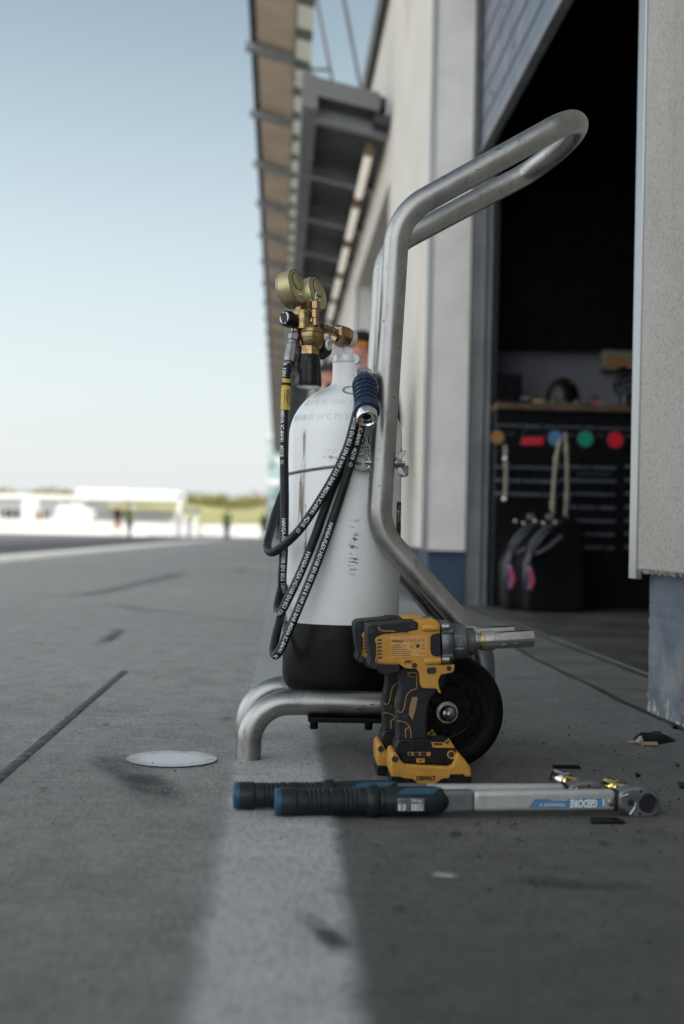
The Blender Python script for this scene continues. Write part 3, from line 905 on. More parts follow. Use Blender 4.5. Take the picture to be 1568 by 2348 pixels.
# white tent walls with rounded tops
for i, (xa, xb, ya) in enumerate(((112, 180, 188), (296, 345, 218), (352, 420, 212), (428, 475, 240))):
    pa, pb = far(xa, 300, 103), far(xb, ya, 103)
    lab = ('tall white tent with a rounded top, leftmost beyond the pit wall', 'narrow white tent with a rounded top left of the wider tent',
           'wide white tent with a rounded top beside a narrow tent', 'smallest white tent, rightmost in the row beyond the pit wall')[i]
    t_ = thing('event_tent', lab, 'tent', ((pa.x + pb.x) / 2, 103, 0), 'white tents beyond the pit wall')
    w = pb.x - pa.x; h = pb.z; n = 12
    ol = [(pa.x, 103, 0), (pb.x, 103, 0)] + [((pa.x + pb.x) / 2 + math.cos(math.pi * k / n) * w / 2, 103, h - w * .5 + math.sin(math.pi * k / n) * w * .5) for k in range(n + 1)]
    mb = MB(); mb.prism(ol, (0, 2.5, 0)); mb.build('canvas', M['white_wall'], t_)
    mb = MB(); mb.bx(pb.x + .0, pb.x + .35, 103.3, 105, 0, h * .62); mb.build('door_flap', M['cloth_tan'], t_)
lw_ = thing('low_barrier', 'low white barrier below the far green hill', 'barrier', (-1, 128, 0))
pa, pb = far(1050, 330, 128), far(1420, 330, 128)
c = MB(); c.bx(pa.x, pb.x, 128, 128.3, 0, 1.15); c.build('wall', M['white_wall'], lw_)
c = MB(); c.bx(pa.x, pb.x, 127.97, 128.33, 1.15, 1.22); c.build('coping', M['cream'], lw_)
kio = thing('timing_kiosk', 'small grey roofed kiosk at the end of the white pit wall', 'kiosk', (-6.5, 96, 0))
p0, p1 = far(957, 240, 96), far(1042, 262, 96)
c = MB(); c.bx(p0.x, p1.x, 95, 98, p1.z, p0.z); c.build('roof', M['galv'], kio)
c = MB()
for x in (p0.x + .15, p1.x - .15): c.bx(x - .1, x + .1, 95.2, 95.4, 0, p1.z)
c.build('post', M['white_wall'], kio)
c = MB(); c.bx(p0.x + .3, p1.x - .3, 96, 97.6, 0, 1.4); c.build('counter', M['white_wall'], kio)
fl = thing('lamp_post', 'white lamp post rising beside the grey kiosk', 'lamp post', (far(934, 300, 97).x, 97, 0))
c = MB(); c.tube([(fl.location.x, 97, 0), (fl.location.x, 97, far(934, 178, 97).z)], .16, 10); c.build('pole', M['white_wall'], fl)
c = MB(); c.box((fl.location.x, 97, far(934, 178, 97).z), (.5, .35, .25)); c.build('lamp_head', M['galv'], fl)
# hill
mb = MB(); vs_, fs_ = [], []
nx, ny = 46, 14
for j in range(ny):
    for i in range(nx):
        x = -140 + 200 * i / (nx - 1); y = 165 + 190 * j / (ny - 1)
        r = min(1, j / (ny - 1) * 1.15)
        h = 7.6 * math.sin(r * math.pi / 2) * (1 + .10 * math.sin(x * .11) + .07 * math.sin(x * .27 + 1))
        vs_.append((x, y, h - .05))
for j in range(ny - 1):
    for i in range(nx - 1):
        fs_.append((j * nx + i, j * nx + i + 1, (j + 1) * nx + i + 1, (j + 1) * nx + i))
mb.add(vs_, fs_)
tag(mb.build('grass_hill', M['grass_hill'], smooth=180), kind='structure')
wood = MB()
for i in range(520):
    x = random.uniform(-120, 30); y = random.uniform(270, 352)
    h = 7.3 + random.uniform(-1, 0); s = random.uniform(1.2, 2.6)
    for k in range(7):
        c0 = V((x + random.gauss(0, s * .6), y + random.gauss(0, s * .6), h + random.uniform(0, 1) * s * .75))
        for q in range(15):
            n_ = V((random.gauss(0, 1), random.gauss(0, 1), random.gauss(0, 1))).normalized(); u_ = n_.orthogonal().normalized(); w_ = n_.cross(u_)
            cc = c0 + V((random.gauss(0, .5), random.gauss(0, .5), random.gauss(0, .4))); e = random.uniform(.14, .30)
            wood.quad(cc - u_ * e, cc - w_ * e, cc + u_ * e, cc + w_ * e)
tag(wood.build('hilltop_wood', M['leaf_olive'], smooth=0), 'yellow green bushes and trees along the top of the far hill', 'woodland', kind='stuff')

# ------------------------------------------------------------------ people
def skin_mesh(name, verts, edges, radii, mat, parent, sub=1, root=0):
    me = bpy.data.meshes.new(name)
    o0 = origin_of(parent)
    me.from_pydata([tuple(V(v) - o0) for v in verts], edges, [])
    o = bpy.data.objects.new(name, me); col.objects.link(o)
    o.modifiers.new('skin', 'SKIN')
    s = o.modifiers.new('sub', 'SUBSURF'); s.levels = s.render_levels = sub
    for i, d in enumerate(me.skin_vertices[0].data):
        r = radii[i]; d.radius = r if isinstance(r, tuple) else (r, r); d.use_root = (i == root)
    dg = bpy.context.evaluated_depsgraph_get(); dg.update()
    nm = bpy.data.meshes.new_from_object(o.evaluated_get(dg))
    o.modifiers.clear(); o.data = nm; bpy.data.meshes.remove(me); nm.name = name
    for p in nm.polygons: p.use_smooth = True
    nm.materials.clear(); nm.materials.append(mat)
    o.parent = parent
    return o
def person(label, loc, H, face, top, legs, skin='skin', shorts=False, cap=None, hair='hair', glasses=None, stride=.10, arm=.0, sleeve=True, group=None, vest=None):
    """H standing height; face = heading in radians, 0 looks towards the camera (-Y)"""
    p = thing('person', label, 'person', loc, group)
    k = H / 1.75; cf, sf = math.cos(face), math.sin(face)
    def T(x, y, z): return V((loc[0] + (x * cf - y * sf) * k, loc[1] + (x * sf + y * cf) * k, loc[2] + z * k))
    vs_, es, rs = [], [], []
    def node(q, r, par=None):
        vs_.append(T(*q)); rs.append(tuple(a * k for a in r) if isinstance(r, tuple) else r * k)
        if par is not None: es.append((par, len(vs_) - 1))
        return len(vs_) - 1
    pel = node((0, 0, .95), .118)
    wst = node((0, 0, 1.10), .110, pel); ch = node((0, .01, 1.30), .132, wst); nk0 = node((0, .01, 1.44), .080, ch)
    nk = node((0, 0, 1.50), .055, nk0); jaw = node((0, -.015, 1.565), (.060, .068), nk); mid = node((0, -.005, 1.64), (.074, .090), jaw); crown = node((0, .005, 1.705), (.062, .075), mid)
    hands = []
    for s in (-1, 1):
        sh_ = node((s * .17, .01, 1.405), .062, nk0); el = node((s * (.215 + arm * .05), .02 - arm * .03, 1.13), .043, sh_)
        wr = node((s * (.225 - arm * .05), -.05 - arm * .14, .89 + arm * .12), .029, el); pm = node((s * (.225 - arm * .07), -.065 - arm * .18, .815 + arm * .13), (.030, .018), wr)
        for f, (dy, ln) in enumerate(((-.027, .068), (-.009, .078), (.009, .074), (.026, .058))):
            a = node((s * (.222 - arm * .07), -.072 + dy - arm * .2, .765 + arm * .12), .0095, pm); node((s * (.212 - arm * .07), -.078 + dy - arm * .2, .765 - ln + arm * .12), .0075, a)
        th = node((s * (.205 - arm * .07), -.105 - arm * .18, .81 + arm * .13), .011, wr); node((s * (.20 - arm * .07), -.118 - arm * .18, .765 + arm * .13), .009, th)
        hands.append((sh_, el, wr))
    lg = []
    for s in (-1, 1):
        hp = node((s * .09, 0, .88), .088, pel); kn = node((s * .095, -s * stride * .55 - .015, .49), .058, hp)
        an = node((s * .095, -s * stride, .09), .038, kn); hl = node((s * .095, .035 - s * stride, .035), .032, an); to = node((s * .105, -.14 - s * stride, .028), .030, an)
        lg.append((hp, kn, an, to))
    node((0, -.088, 1.635), .013, mid)
    body = skin_mesh('body', vs_, es, rs, M[skin], p)
    def loft(mb, rings, n=20):
        v_ = [T(cx + rx * math.cos(2 * math.pi * q / n), cy + ry * math.sin(2 * math.pi * q / n), z) for cx, cy, z, rx, ry in rings for q in range(n)]
        f_ = [(a * n + q, a * n + (q + 1) % n, (a + 1) * n + (q + 1) % n, (a + 1) * n + q) for a in range(len(rings) - 1) for q in range(n)]
        mb.add(v_, f_ + [tuple(range(n - 1, -1, -1)), tuple((len(rings) - 1) * n + q for q in range(n))]); return mb
    def limb(mb, idx, r): mb.tube(catmull([vs_[a] for a in idx], 5), [r[0] + (r[-1] - r[0]) * q / (5 * (len(idx) - 1)) for q in range(5 * (len(idx) - 1) + 1)], 14); return mb
    torso = [(0, 0, .86, .172, .135), (0, 0, .95, .178, .142), (0, 0, 1.08, .165, .138), (0, .005, 1.22, .180, .150), (0, .01, 1.34, .200, .152), (0, .01, 1.42, .165, .115), (0, .008, 1.47, .085, .078)]
    mb = loft(MB(), torso)
    for h_ in hands: limb(mb, h_ if sleeve == 'long' else h_[:2], (.078 * k, .046 * k if sleeve == 'long' else .062 * k))
    mb.build('jacket' if sleeve == 'long' else 'shirt', M[top], p, smooth=70)
    mb = loft(MB(), [(0, 0, .80, .165, .120), (0, 0, .90, .172, .130), (0, 0, 1.0, .160, .128)])
    for l in lg: limb(mb, l[:2] if shorts else l[:3], (.104 * k, .082 * k if shorts else .056 * k))
    mb.build('shorts' if shorts else 'trousers', M[legs], p, smooth=70)
    if vest:
        mb = loft(MB(), [(cx, cy, z, rx + .012, ry + .012) for cx, cy, z, rx, ry in torso[1:]]); mb.build('vest', M[vest], p, smooth=70)
    for i, s in enumerate((-1, 1)):
        mb = MB(); a = vs_[lg[i][2]]; mb.tube([T(s * .095, .045 - s * stride, .045), T(s * .097, -.04 - s * stride, .05), T(s * .105, -.165 - s * stride, .032)], [.045 * k, .048 * k, .034 * k], 12)
        mb.build('shoe', M['cloth_black'], p)
    # hair or cap, eyes, ears, mouth
    mb = MB(); c0 = T(0, .012, 1.672)
    k0 = len(mb.v); mb.ball((0, 0, 0), 1, 20, 12, (.082 * k, .100 * k, .088 * k))
    mb.v = [p_ for p_ in mb.v]
    for i in range(k0, len(mb.v)):
        q = mb.v[i]
        if q.z < -.02 * k: q = V((q.x, max(q.y, .005 * k), max(q.z, -.075 * k)))
        if q.z < .01 * k and q.y < -.03 * k: q = V((q.x * .9, q.y * .55, .01 * k))
        mb.v[i] = c0 + V((q.x * cf - q.y * sf, q.x * sf + q.y * cf, q.z))
    if cap:
        cp = mb.build('cap', M[cap], p)
        b_ = MB(); b_.prism([T(x, y, z) for x, y, z in ((-.075, -.05, 1.69), (-.06, -.13, 1.685), (-.03, -.165, 1.68), (.03, -.165, 1.68), (.06, -.13, 1.685), (.075, -.05, 1.69))], (0, 0, .012 * k)); b_.build('peak', M[cap], cp)
    else:
        mb.build('hair', M[hair], p)
    e = MB()
    for s in (-1, 1): e.ball(T(s * .030, -.084, 1.652), .0115 * k, 10, 6)
    e.build('eyes', M['cloth_white'], p)
    e = MB()
    for s in (-1, 1): e.ball(T(s * .078, .01, 1.635), .022 * k, 10, 6, (.5, .8, 1.3))
    e.build('ears', M[skin], p)
    e = MB(); e.ball(T(0, -.078, 1.583), .018 * k, 10, 6, (1.2, .5, .4)); e.build('mouth', M['skin_red'], p)
    if glasses:
        e = MB()
        for s in (-1, 1): e.ball(T(s * .034, -.093, 1.655), .026 * k, 12, 8, (1.1, .45, .8))
        e.tube([T(-.078, 0, 1.658), T(-.07, -.075, 1.66), T(0, -.105, 1.662), T(.07, -.075, 1.66), T(.078, 0, 1.658)], .006 * k, 8)
        e.build('glasses', M[glasses], p)
    return p
q = P(824, 1000, 8.0)
person('person in black jacket with black cap and orange glasses beside the steel handle', (q.x, 8.0, 0), 1.71, R(-30), 'cloth_black', 'cloth_navy', 'skin_red', cap='cloth_black', glasses='lens_orange', stride=.06, arm=.3, sleeve='long')
q = P(764, 1000, 9.4)
person('person in red top with dark cap behind the cylinder valve', (q.x - .02, 9.4, 0), 1.70, R(-75), 'cloth_red', 'cloth_navy', 'skin_red', cap='cloth_navy', stride=.06, arm=.3)
def farp(x, ybot, lab, *a, **k):
    dx, dy = cW(x, ybot); g_ = PG(dx, dy); return person(lab, (g_.x, g_.y, 0), 1.78, *a, **k)
G = 'people out on the pit lane'
farp(612, 393, 'person in black top and tan shorts, left of the pair on the lane', R(40), 'cloth_black', 'cloth_tan', shorts=True, group=G, stride=.16)
farp(675, 396, 'person in bright green top and black trousers, right of the pair on the lane', R(150), 'cloth_green', 'cloth_black', group=G, stride=.12)
farp(1185, 402, 'person in olive green vest walking alone midway along the lane', R(170), 'cloth_green', 'cloth_black', group=G, stride=.14, vest='cloth_green')
farp(1378, 402, 'person in green vest and black trousers beside the cylinder hoses', R(190), 'cloth_black', 'cloth_black', group=G, stride=.1, vest='cloth_green')
farp(1452, 415, 'person all in black standing half behind the hanging hose', R(180), 'cloth_black', 'cloth_black', group=G, stride=.05, sleeve='long')
# ------------------------------------------------------------------ trolley
YN, YC, YF = 2.215, 2.33, 2.435
TR = .0222
base = P(800, 1740, YC)
tro = thing('gas_cylinder_trolley', 'bare steel tube trolley with a long bent handle carrying the white cylinder', 'trolley', (P(781, 1600, YC).x, YC, 0))
def frame_pts(far_):
    def q(x, y):
        p = P(x, y, YN)
        if far_:                                 # the two sides stand wider apart towards the handle
            p = p + V((-.009 if p.z < .3 else 0, .22 + max(0, p.z - .45) * .085 + (max(0, p.x - .22) * .10 if p.z > .8 else 0), 0))
        return p
    return q
qn = frame_pts(False); qf = frame_pts(True)
foot = qn(569, 1738); foot.z = 0.0
def side(q):
    s = [V((q(569, 1738).x, q(569, 1738).y, 0)), q(574, 1609), q(760, 1611), q(985, 1615), q(1108, 1622), q(1105, 1484), q(867, 1216), q(912, 493), q(1190, 339)]
    return s
rad = [0, .093, .3, .3, .055, .085, .10, .105, 0]
n_pts = side(qn); f_pts = side(qf)
n_f, f_f = fillet(n_pts, rad, 12), fillet(f_pts, rad, 12)
# handle loop: both bars run into one bow
tip = qn(1318, 287)
bend = []
pa, pb = qn(1190, 339), qf(1190, 339)
dirn = (qn(1268, 296) - qn(986, 453)).normalized()
e0, e1 = qn(1262, 299), qf(1262, 299)
cen = (e0 + e1) / 2; rb = (e1.y - e0.y) / 2
for i in range(25):
    a = -math.pi / 2 + math.pi * i / 24
    bend.append(cen + dirn * math.cos(a) * rb * .57 + V((0, math.sin(a) * rb, 0)))
path = n_f + [e0] [:0] + bend + list(reversed(f_f))
mb = MB(); mb.tube(path, TR, 28)
frm = mb.build('tube_frame', M['tube_steel'], tro, smooth=60)
for Y in (YN, YF):
    mb = MB(); p0 = foot + V((0 if Y == YN else -.009, Y - YN, .001)); mb.lathe(p0, (0, 0, 1), [(0, TR * .93), (.012, TR * .93)], 24); mb.build('foot_plug', M['dull_steel'], tro)
# plate with its bolts under the tubes
pz = (n_f[20].z) 
zt = qn(760, 1611).z
x0, x1 = P(706, 1640, YN).x, P(900, 1640, YN).x
mb = MB(); mb.bx(x0, x1, YN - .02, YF + .02, zt - TR - .010, zt - TR - .001); pl = mb.build('base_plate', M['boot'], tro, bevel=.002)
for (bxp, byp) in ((721, 1653), (846, 1657), (721, 1653), (846, 1657)):
    pass
for X in (P(720, 1650, YN).x, P(845, 1650, YN).x):
    for Y in (YN, YF):
        mb = MB(); mb.lathe((X, Y, zt - TR - .010), (0, 0, -1), [(0, .0075), (.012, .0075), (.014, .006)], 14); mb.build('bolt', M['boot'], tro)
# wheels
hub = P(1022, 1617, 2.155)
WR = .1005
hz = WR
axm = MB(); axm.lathe((hub.x, 2.135, hz), (0, 1, 0), [(0, .010), (.42, .010)], 16); axm.build('axle', M['satin_steel'], tro)
def wheel(yc):
    w = MB()
    w.lathe((hub.x, yc, hz), (0, 1, 0), [(-.019, WR * .70), (-.022, WR * .80), (-.022, WR * .93), (-.016, WR * .985), (-.006, WR), (.006, WR), (.016, WR * .985), (.022, WR * .93), (.022, WR * .80), (.019, WR * .70)], 72, caps=False)
    wo_ = w.build('wheel', M['tyre'], tro, smooth=50)
    r = MB()
    r.lathe((hub.x, yc, hz), (0, 1, 0), [(-.0185, WR * .62), (-.0185, WR * .71), (.0185, WR * .71), (.0185, WR * .62)], 64, caps=False)
    r.lathe((hub.x, yc, hz), (0, 1, 0), [(-.004, .012), (-.004, WR * .66), (.004, WR * .66), (.004, .012)], 48, caps=False)
    r.lathe((hub.x, yc, hz), (0, 1, 0), [(-.026, .012), (-.026, .021), (.026, .021), (.026, .012)], 32, caps=False)
    for k in range(8):
        a = R(10 + 45 * k); d = V((math.cos(a), 0, math.sin(a)))
        r.box(V((hub.x, yc, hz)) + d * (WR * .44), (WR * .5, .030, .0028), Matrix.Rotation(-a, 3, 'Y'))
    r.torus((hub.x, yc - .004, hz), (0, 1, 0), WR * .47, .0022, 48, 8)
    r.build('rim', M['wheel_plastic'], wo_)
    n = MB()
    n.lathe((hub.x, yc - .026, hz), (0, -1, 0), [(0, .0185), (.003, .0185), (.003, .0155)], 28)
    n.lathe((hub.x, yc - .029, hz), (0, -1, 0), [(0, .0155), (.001, .0165), (.009, .0165), (.010, .0148)], 6, phase=.35)
    n.lathe((hub.x, yc - .038, hz), (0, -1, 0), [(0, .0140), (.004, .0138), (.009, .0118), (.013, .008), (.0155, .003), (.016, .0005)], 24)
    n.build('axle_nut', M['satin_steel'], wo_, smooth=30)
    return wo_
wheel(2.165); wheel(2.505)
# clamp: eye bolt, wing nut, strap
eb = P(*cL(1040, 912), YN - .002)
shy = P(*cL(1110, 912), YN).z
xs, xe = P(*cL(1090, 915), YN).x, P(*cL(1490, 938), YN).x
m = MB()
m.torus(P(*cL(1040, 912), YN), (0.25, -1, .0), .0150, .0030, 36, 10)
m.lathe((xs - .004, YN, shy), (1, 0, 0), [(0, .0055), (.016, .0055), (.016, .0042), (xe - xs + .004, .0042)], 14)
m.build('eye_bolt', M['chrome'], tro)
m = MB()
wx = P(*cL(1388, 935), YN).x
m.lathe((wx, YN, shy), (1, 0, 0), [(0, .010), (.004, .010), (.011, .006)], 16)
for s in (1, -1):
    pts = [(wx + .001, YN, shy + s * .004), (wx + .009, YN, shy + s * .004), (wx + .020, YN, shy + s * .021), (wx + .017, YN, shy + s * .024), (wx + .005, YN, shy + s * .018)]
    m.prism([V(p) - V((0, .0018, 0)) for p in pts], (0, .0036, 0))
m.build('wing_nut', M['satin_steel'], tro, bevel=.0008)
m = MB(); a, b = P(*cL(1442, 950), YC), P(*cL(1508, 1060), YC)
m.bx(a.x, b.x, YC - .03, YC + .03, b.z, a.z); m.build('clamp_bracket', M['dull_steel'], tro, bevel=.002)

# ------------------------------------------------------------------ cylinder
CX = P(783, 1500, YC).x
CR, BR = .1056, .1090
zb = zt + .002
z_boot = .4 - (1423 - 1225.5) * YC / FPX
ztop = .4 - (1006 - 1225.5) * YC / FPX      # end of the straight wall
CXT = P(795.5, 880, YC).x
cyl = thing('gas_cylinder', 'white steel gas cylinder with scuffed paint standing in a black boot', 'gas cylinder', (CX, YC, 0))
cax = V((CXT - CX, 0, P(794, 880, YC).z - .23)).normalized()
o = V((CX, YC, 0)) + cax * 0
prof = [(zb + .012, CR * .80), (zb + .03, CR), (ztop - .05, CR)]
hh = .4 - (883 - 1226) * YC / FPX - ztop
for i in range(0, 22):
    a = math.pi / 2 * i / 22
    r = CR * math.cos(a); h = ztop + hh * math.sin(a) * 1.02
    if r < .036: break
    prof.append((h, r))
zn = prof[-1][0]
nr = .0268
prof += [(zn + .004, .031), (zn + .011, .0278), (zn + .022, nr), (zn + .046, nr)]
m = MB(); m.lathe(o, cax, prof, 96, caps=True)
shell = m.build('shell', M['cylinder_paint'], cyl, loc=(CX, YC, 0), smooth=50)
m = MB(); m.lathe(o, cax, [(zb, .082), (zb + .006, .092), (zb + .022, BR - .003), (zb + .038, BR), (z_boot - .004, BR + .0004), (z_boot, BR - .001), (z_boot, CR + .0005)], 96, caps=True)
m.build('boot', M['boot'], cyl, smooth=50)
zneck = zn + .046
def cyl_pt(az, z, r): return o + cax * z + V((math.sin(az), -math.cos(az), 0)) * r
# writing wrapped on the shell: az 0 faces the camera
def cyl_text(mb, body, size, az, z, r, bold=.012, width=None, rz=None, ucuts=10, cuts=()):
    uv, fs_ = text_flat(body, size, bold, cuts, ucuts, width)
    out = []
    for u, v in uv:
        rr = r(z + v) if callable(r) else r
        rr0 = r(z) if callable(r) else r
        out.append(cyl_pt(az + u / rr0, z + v, rr))
    mb.add(out, fs_)
def dome_r(z):
    s = min(.999, max(0, (z - ztop) / (hh * 1.02))); return CR * math.sqrt(1 - s * s) + .0006
def zof(y, depth=.1): return .4 - (y - 1226) * (YC - depth) / FPX
def azof(x, y, r=CR): 
    p = P(x, y, YC - r * .8); return math.asin(max(-1, min(1, (p.x - (CX + cax.x * p.z)) / r)))
m = MB()
az = azof(*cL(1140, 670)) 
cyl_text(m, 'A Q U A', .0190, azof(*cL(1105, 675)) - .05, zof(cL(0, 675)[1]), CR + .0005, .016, .062)
cyl_text(m, 'Aqua Lung', .0080, azof(*cL(1110, 740)), zof(cL(0, 740)[1]), CR + .0005, .012, .052)
cyl_text(m, 'Josef-Schüttler-Str.', .0056, azof(*cL(1100, 772)), zof(cL(0, 772)[1]), CR + .0005, .006, .058)
cyl_text(m, 'D-78 224 Singen', .0058, azof(*cL(1090, 799)), zof(cL(0, 799)[1]), CR + .0005, .006, .052)
cyl_text(m, 'Germany', .0056, azof(*cL(1050, 826)), zof(cL(0, 826)[1]), CR + .0005, .006, .028)
m.build('printed_lettering', M['ink'], cyl, smooth=0)
m = MB()
dz_ = (-.006, -.003, 0, .003, .006)
cyl_text(m, 'HL 1 TLTK  19/01 183/', .0150, azof(*cL(690, 290), dome_r(zof(cL(0, 290)[1], .05))), zof(cL(0, 290)[1], .06), dome_r, .002, .120, ucuts=16, cuts=dz_)
cyl_text(m, 'M11NR 21 15°C P1 3720 A', .0155, azof(*cL(620, 440), CR), zof(cL(0, 440)[1], .08), dome_r, .002, .165, ucuts=18, cuts=dz_)
m.build('stamped_lettering', M['faded_print'], cyl, smooth=0)
# test mark on the shoulder: oval ring of ticks
m = MB()
zc = zof(cL(0, 165)[1], .03); azc = azof(*cL(930, 165), dome_r(zc))
def dome_on(az_, z_): return cyl_pt(az_, z_, dome_r(z_) + .0002)
for rr in (1.0, .80):
    m.tube([dome_on(azc + .30 * rr * math.cos(2 * math.pi * i / 40), zc + .0090 * rr * math.sin(2 * math.pi * i / 40)) for i in range(40)], .0005, 5, closed=True)
for i in range(24):
    a = 2 * math.pi * i / 24
    m.tube([dome_on(azc + .30 * s * math.cos(a), zc + .0090 * s * math.sin(a)) for s in (.82, .97)], .0006, 5)
m.build('test_mark', M['teal_ink'], cyl, smooth=0)
# dark sticker on the right flank
z0, z1 = zof(1228, .0), zof(1148, .0)
a0, a1 = R(62), R(112)
m = MB(); vs_, fs_ = [], []
for i in range(13):
    a = a0 + (a1 - a0) * i / 12
    vs_ += [cyl_pt(a, z0, CR + .0006), cyl_pt(a, z1, CR + .0006)]
    if i: fs_.append((2 * i - 2, 2 * i, 2 * i + 1, 2 * i - 1))
m.add(vs_, fs_); stk = m.build('sticker', M['ink'], cyl)
m = MB(); cyl_text(m, 'T RACING', .030, R(86), (z0 + z1) / 2 + .005, CR + .0010, .02, .085); cyl_text(m, 'EXPERTS SINCE', .008, R(86), z1 - .010, CR + .0010, .0, .07)
m.build('sticker_lettering', M['decal_white'], stk, smooth=0)
m = MB(); cyl_text(m, 'Racing', .024, R(84), z0 + .018, CR + .0010, .005, .06); m.build('sticker_script', M['gold_chrome'], stk, smooth=0)
m = MB(); azq = R(74); zq = zof(cL(0, 825)[1], .02)
m.tube([cyl_pt(azq + .055 * math.cos(2 * math.pi * i / 8), zq + .014 * math.sin(2 * math.pi * i / 8), CR + .0006) for i in range(8)], .0006, 5, closed=True)
cyl_text(m, 'S', .012, azq, zq, CR + .0008); m.build('badge', M['teal_ink'], cyl, smooth=0)
# retaining wire across the front
m = MB()
a_s, a_e = R(-88), azof(*cL(880, 930))
zs, ze = zof(cL(0, 1050)[1], 0), zof(cL(0, 935)[1], .1)
pts = []
for i in range(24):
    s = i / 23; pts.append(cyl_pt(a_s + (a_e - a_s) * s, zs + (ze - zs) * (math.sin(a_s + (a_e - a_s) * s) - math.sin(a_s)) / (math.sin(a_e) - math.sin(a_s)), CR + .0012))
pts.append(P(*cL(1000, 920), YN - .006)); pts.append(P(*cL(1025, 925), YN - .002))
back = [cyl_pt(R(-88) - R(20) * i, zs + .002 * i, CR + .0012) for i in range(6, -1, -1)]
m.tube(back[:-1] + pts, .0026, 8)
m.build('retaining_wire', M['dull_steel'], tro)
# valve
m = MB()
YV = YC
ps = lambda x, y: P(*cA(x, y), YV)
na = o + cax * zneck
m.lathe(na, cax, [(0, .0262), (.001, .0275), (.003, .0275), (.0145, .0262), (.016, .024)], 40)
vw = [ps(*q) for q in ((1085, 1325), (1240, 1335), (1318, 1390), (1340, 1500), (1375, 1480), (1420, 1500), (1440, 1560), (1440, 1600), (1115, 1600), (1112, 1480))]
m.prism([p - V((0, .020, 0)) for p in vw], (0, .040, 0))
kn = ps(1395, 1545); m.lathe(kn - V((0, .024, .004)), (0, 1, 0), [(0, .009), (.003, .0105), (.045, .0105), (.048, .009)], 24)
valve = m.build('valve', M['valve_white'], cyl, bevel=.003, bseg=3)
m = MB()
pp = ps(1215, 1420) - V((0, .0212, 0)); dd = (ps(1270, 1490) - ps(1130, 1345)).normalized()
text_on(m, 'AQUALUNG', .0085, pp, dd, V((0, -1, 0)).cross(dd) * -1 if False else dd.cross(V((0, 1, 0))) * -1, .01, .023)
pp = ps(1225, 1605) - V((0, .0282, 0)); text_on(m, '0259273', .0080, pp, (1, 0, 0), (0, 0, 1), .005, .026)
m.torus(ps(1160, 1490) - V((0, .0205, 0)), (0, 1, 0), .0042, .0005, 20, 6)
m.build('valve_lettering', M['faded_print'], valve, smooth=0)
hw = ps(1000, 1370) + V((0, .03, 0))
m = MB(); m.lathe(hw, V((-.75, .6, .1)), [(0, .012), (.012, .019), (.030, .021), (.034, .016)], 20); m.build('valve_handwheel', M['black_plastic'], cyl)

# ------------------------------------------------------------------ regulator
YR = 2.285
pr = lambda x, y, dy=0.0: P(*cA(x, y), YR + dy)
reg = thing('pressure_regulator', 'brass pressure regulator with two olive gauges screwed to the cylinder valve', 'regulator', pr(735, 1080))
KZ = 1.0 / (3.92 * 1.745 * FPX / YR)         # survey unit of crop A in metres at the regulator
ra = (pr(738, 1100) - pr(712, 1990)).normalized()   # up along the body
ra = (ra + V((0, .05, 0))).normalized()
rc = pr(737, 1120)
m = MB()
def up(y): return (1120 - y) * KZ
m.lathe(rc, ra, [(up(1150), .0215), (up(1122), .0222), (up(1112), .0222), (up(1080), .0205), (up(1040), .0172), (up(1005), .0140), (up(985), .0120), (up(900), .0115), (up(810), .0115), (up(800), .0105)], 40)
m.lathe(pr(640, 1010), V((.0, -.3, 1)), [(-.006, .012), (.024, .011)], 24)
m.lathe(pr(470, 930), (1, .25, -.05), [(0, .0088), (.028, .0088)], 24)
m.lathe(pr(600, 930), ra, [(-.02, .0165), (.015, .0165)], 28)
m.lathe(pr(470, 1130), (.25, 0, 1), [(-.004, .0085), (.018, .0085)], 20)
body = m.build('body', M['brass'], reg, smooth=45, bevel=.0006)
m = MB(); m.lathe(rc, ra, [(up(1150), .0232), (up(1128), .0232)], 40); m.lathe(rc, ra, [(up(1250), .0222), (up(1235), .0228), (up(1160), .0228), (up(1150), .0222)], 12)
m.lathe(rc, ra, [(up(1385), .0165), (up(1340), .0195), (up(1255), .0222), (up(1250), .0222)], 40); m.build('bonnet', M['brass'], reg, smooth=25, bevel=.0004)
m = MB(); m.lathe(rc + V((-.004, 0, 0)), ra, [(up(1540), .0187), (up(1372), .0187), (up(1365), .0175)], 12, phase=.2); m.build('bonnet_neck', M['copper_brass'], reg, smooth=25)
m = MB(); kp = []
for h, r in ((1500, .0190), (1512, .0197), (1600, .0212), (1700, .0224), (1900, .0240), (1975, .0244), (1995, .0236)):
    kp.append((up(h), r))
kc = rc + V((-.004, 0, 0))
vs0 = len(m.v); m.lathe(kc, ra, kp[::-1], 60, caps=True)
for i in range(vs0, len(m.v)):                # six soft flats on the knob
    d = m.v[i] - kc; h = d.dot(ra); rv = d - ra * h
    j = (i - vs0) % 60; a = 2 * math.pi * j / 60
    s = min(1, max(0, (up(1540) - h) / .02))
    m.v[i] = kc + ra * h + rv * (1 - s * .075 * max(0, math.cos(6 * a + .6)))
kn = m.build('adjusting_knob', M['black_plastic'], reg, smooth=35)
m = MB(); m.lathe(kc + ra * (up(1995)), -ra, [(0, .0205), (.0016, .0198)], 40); m.build('knob_disc', M['satin_steel'], kn)
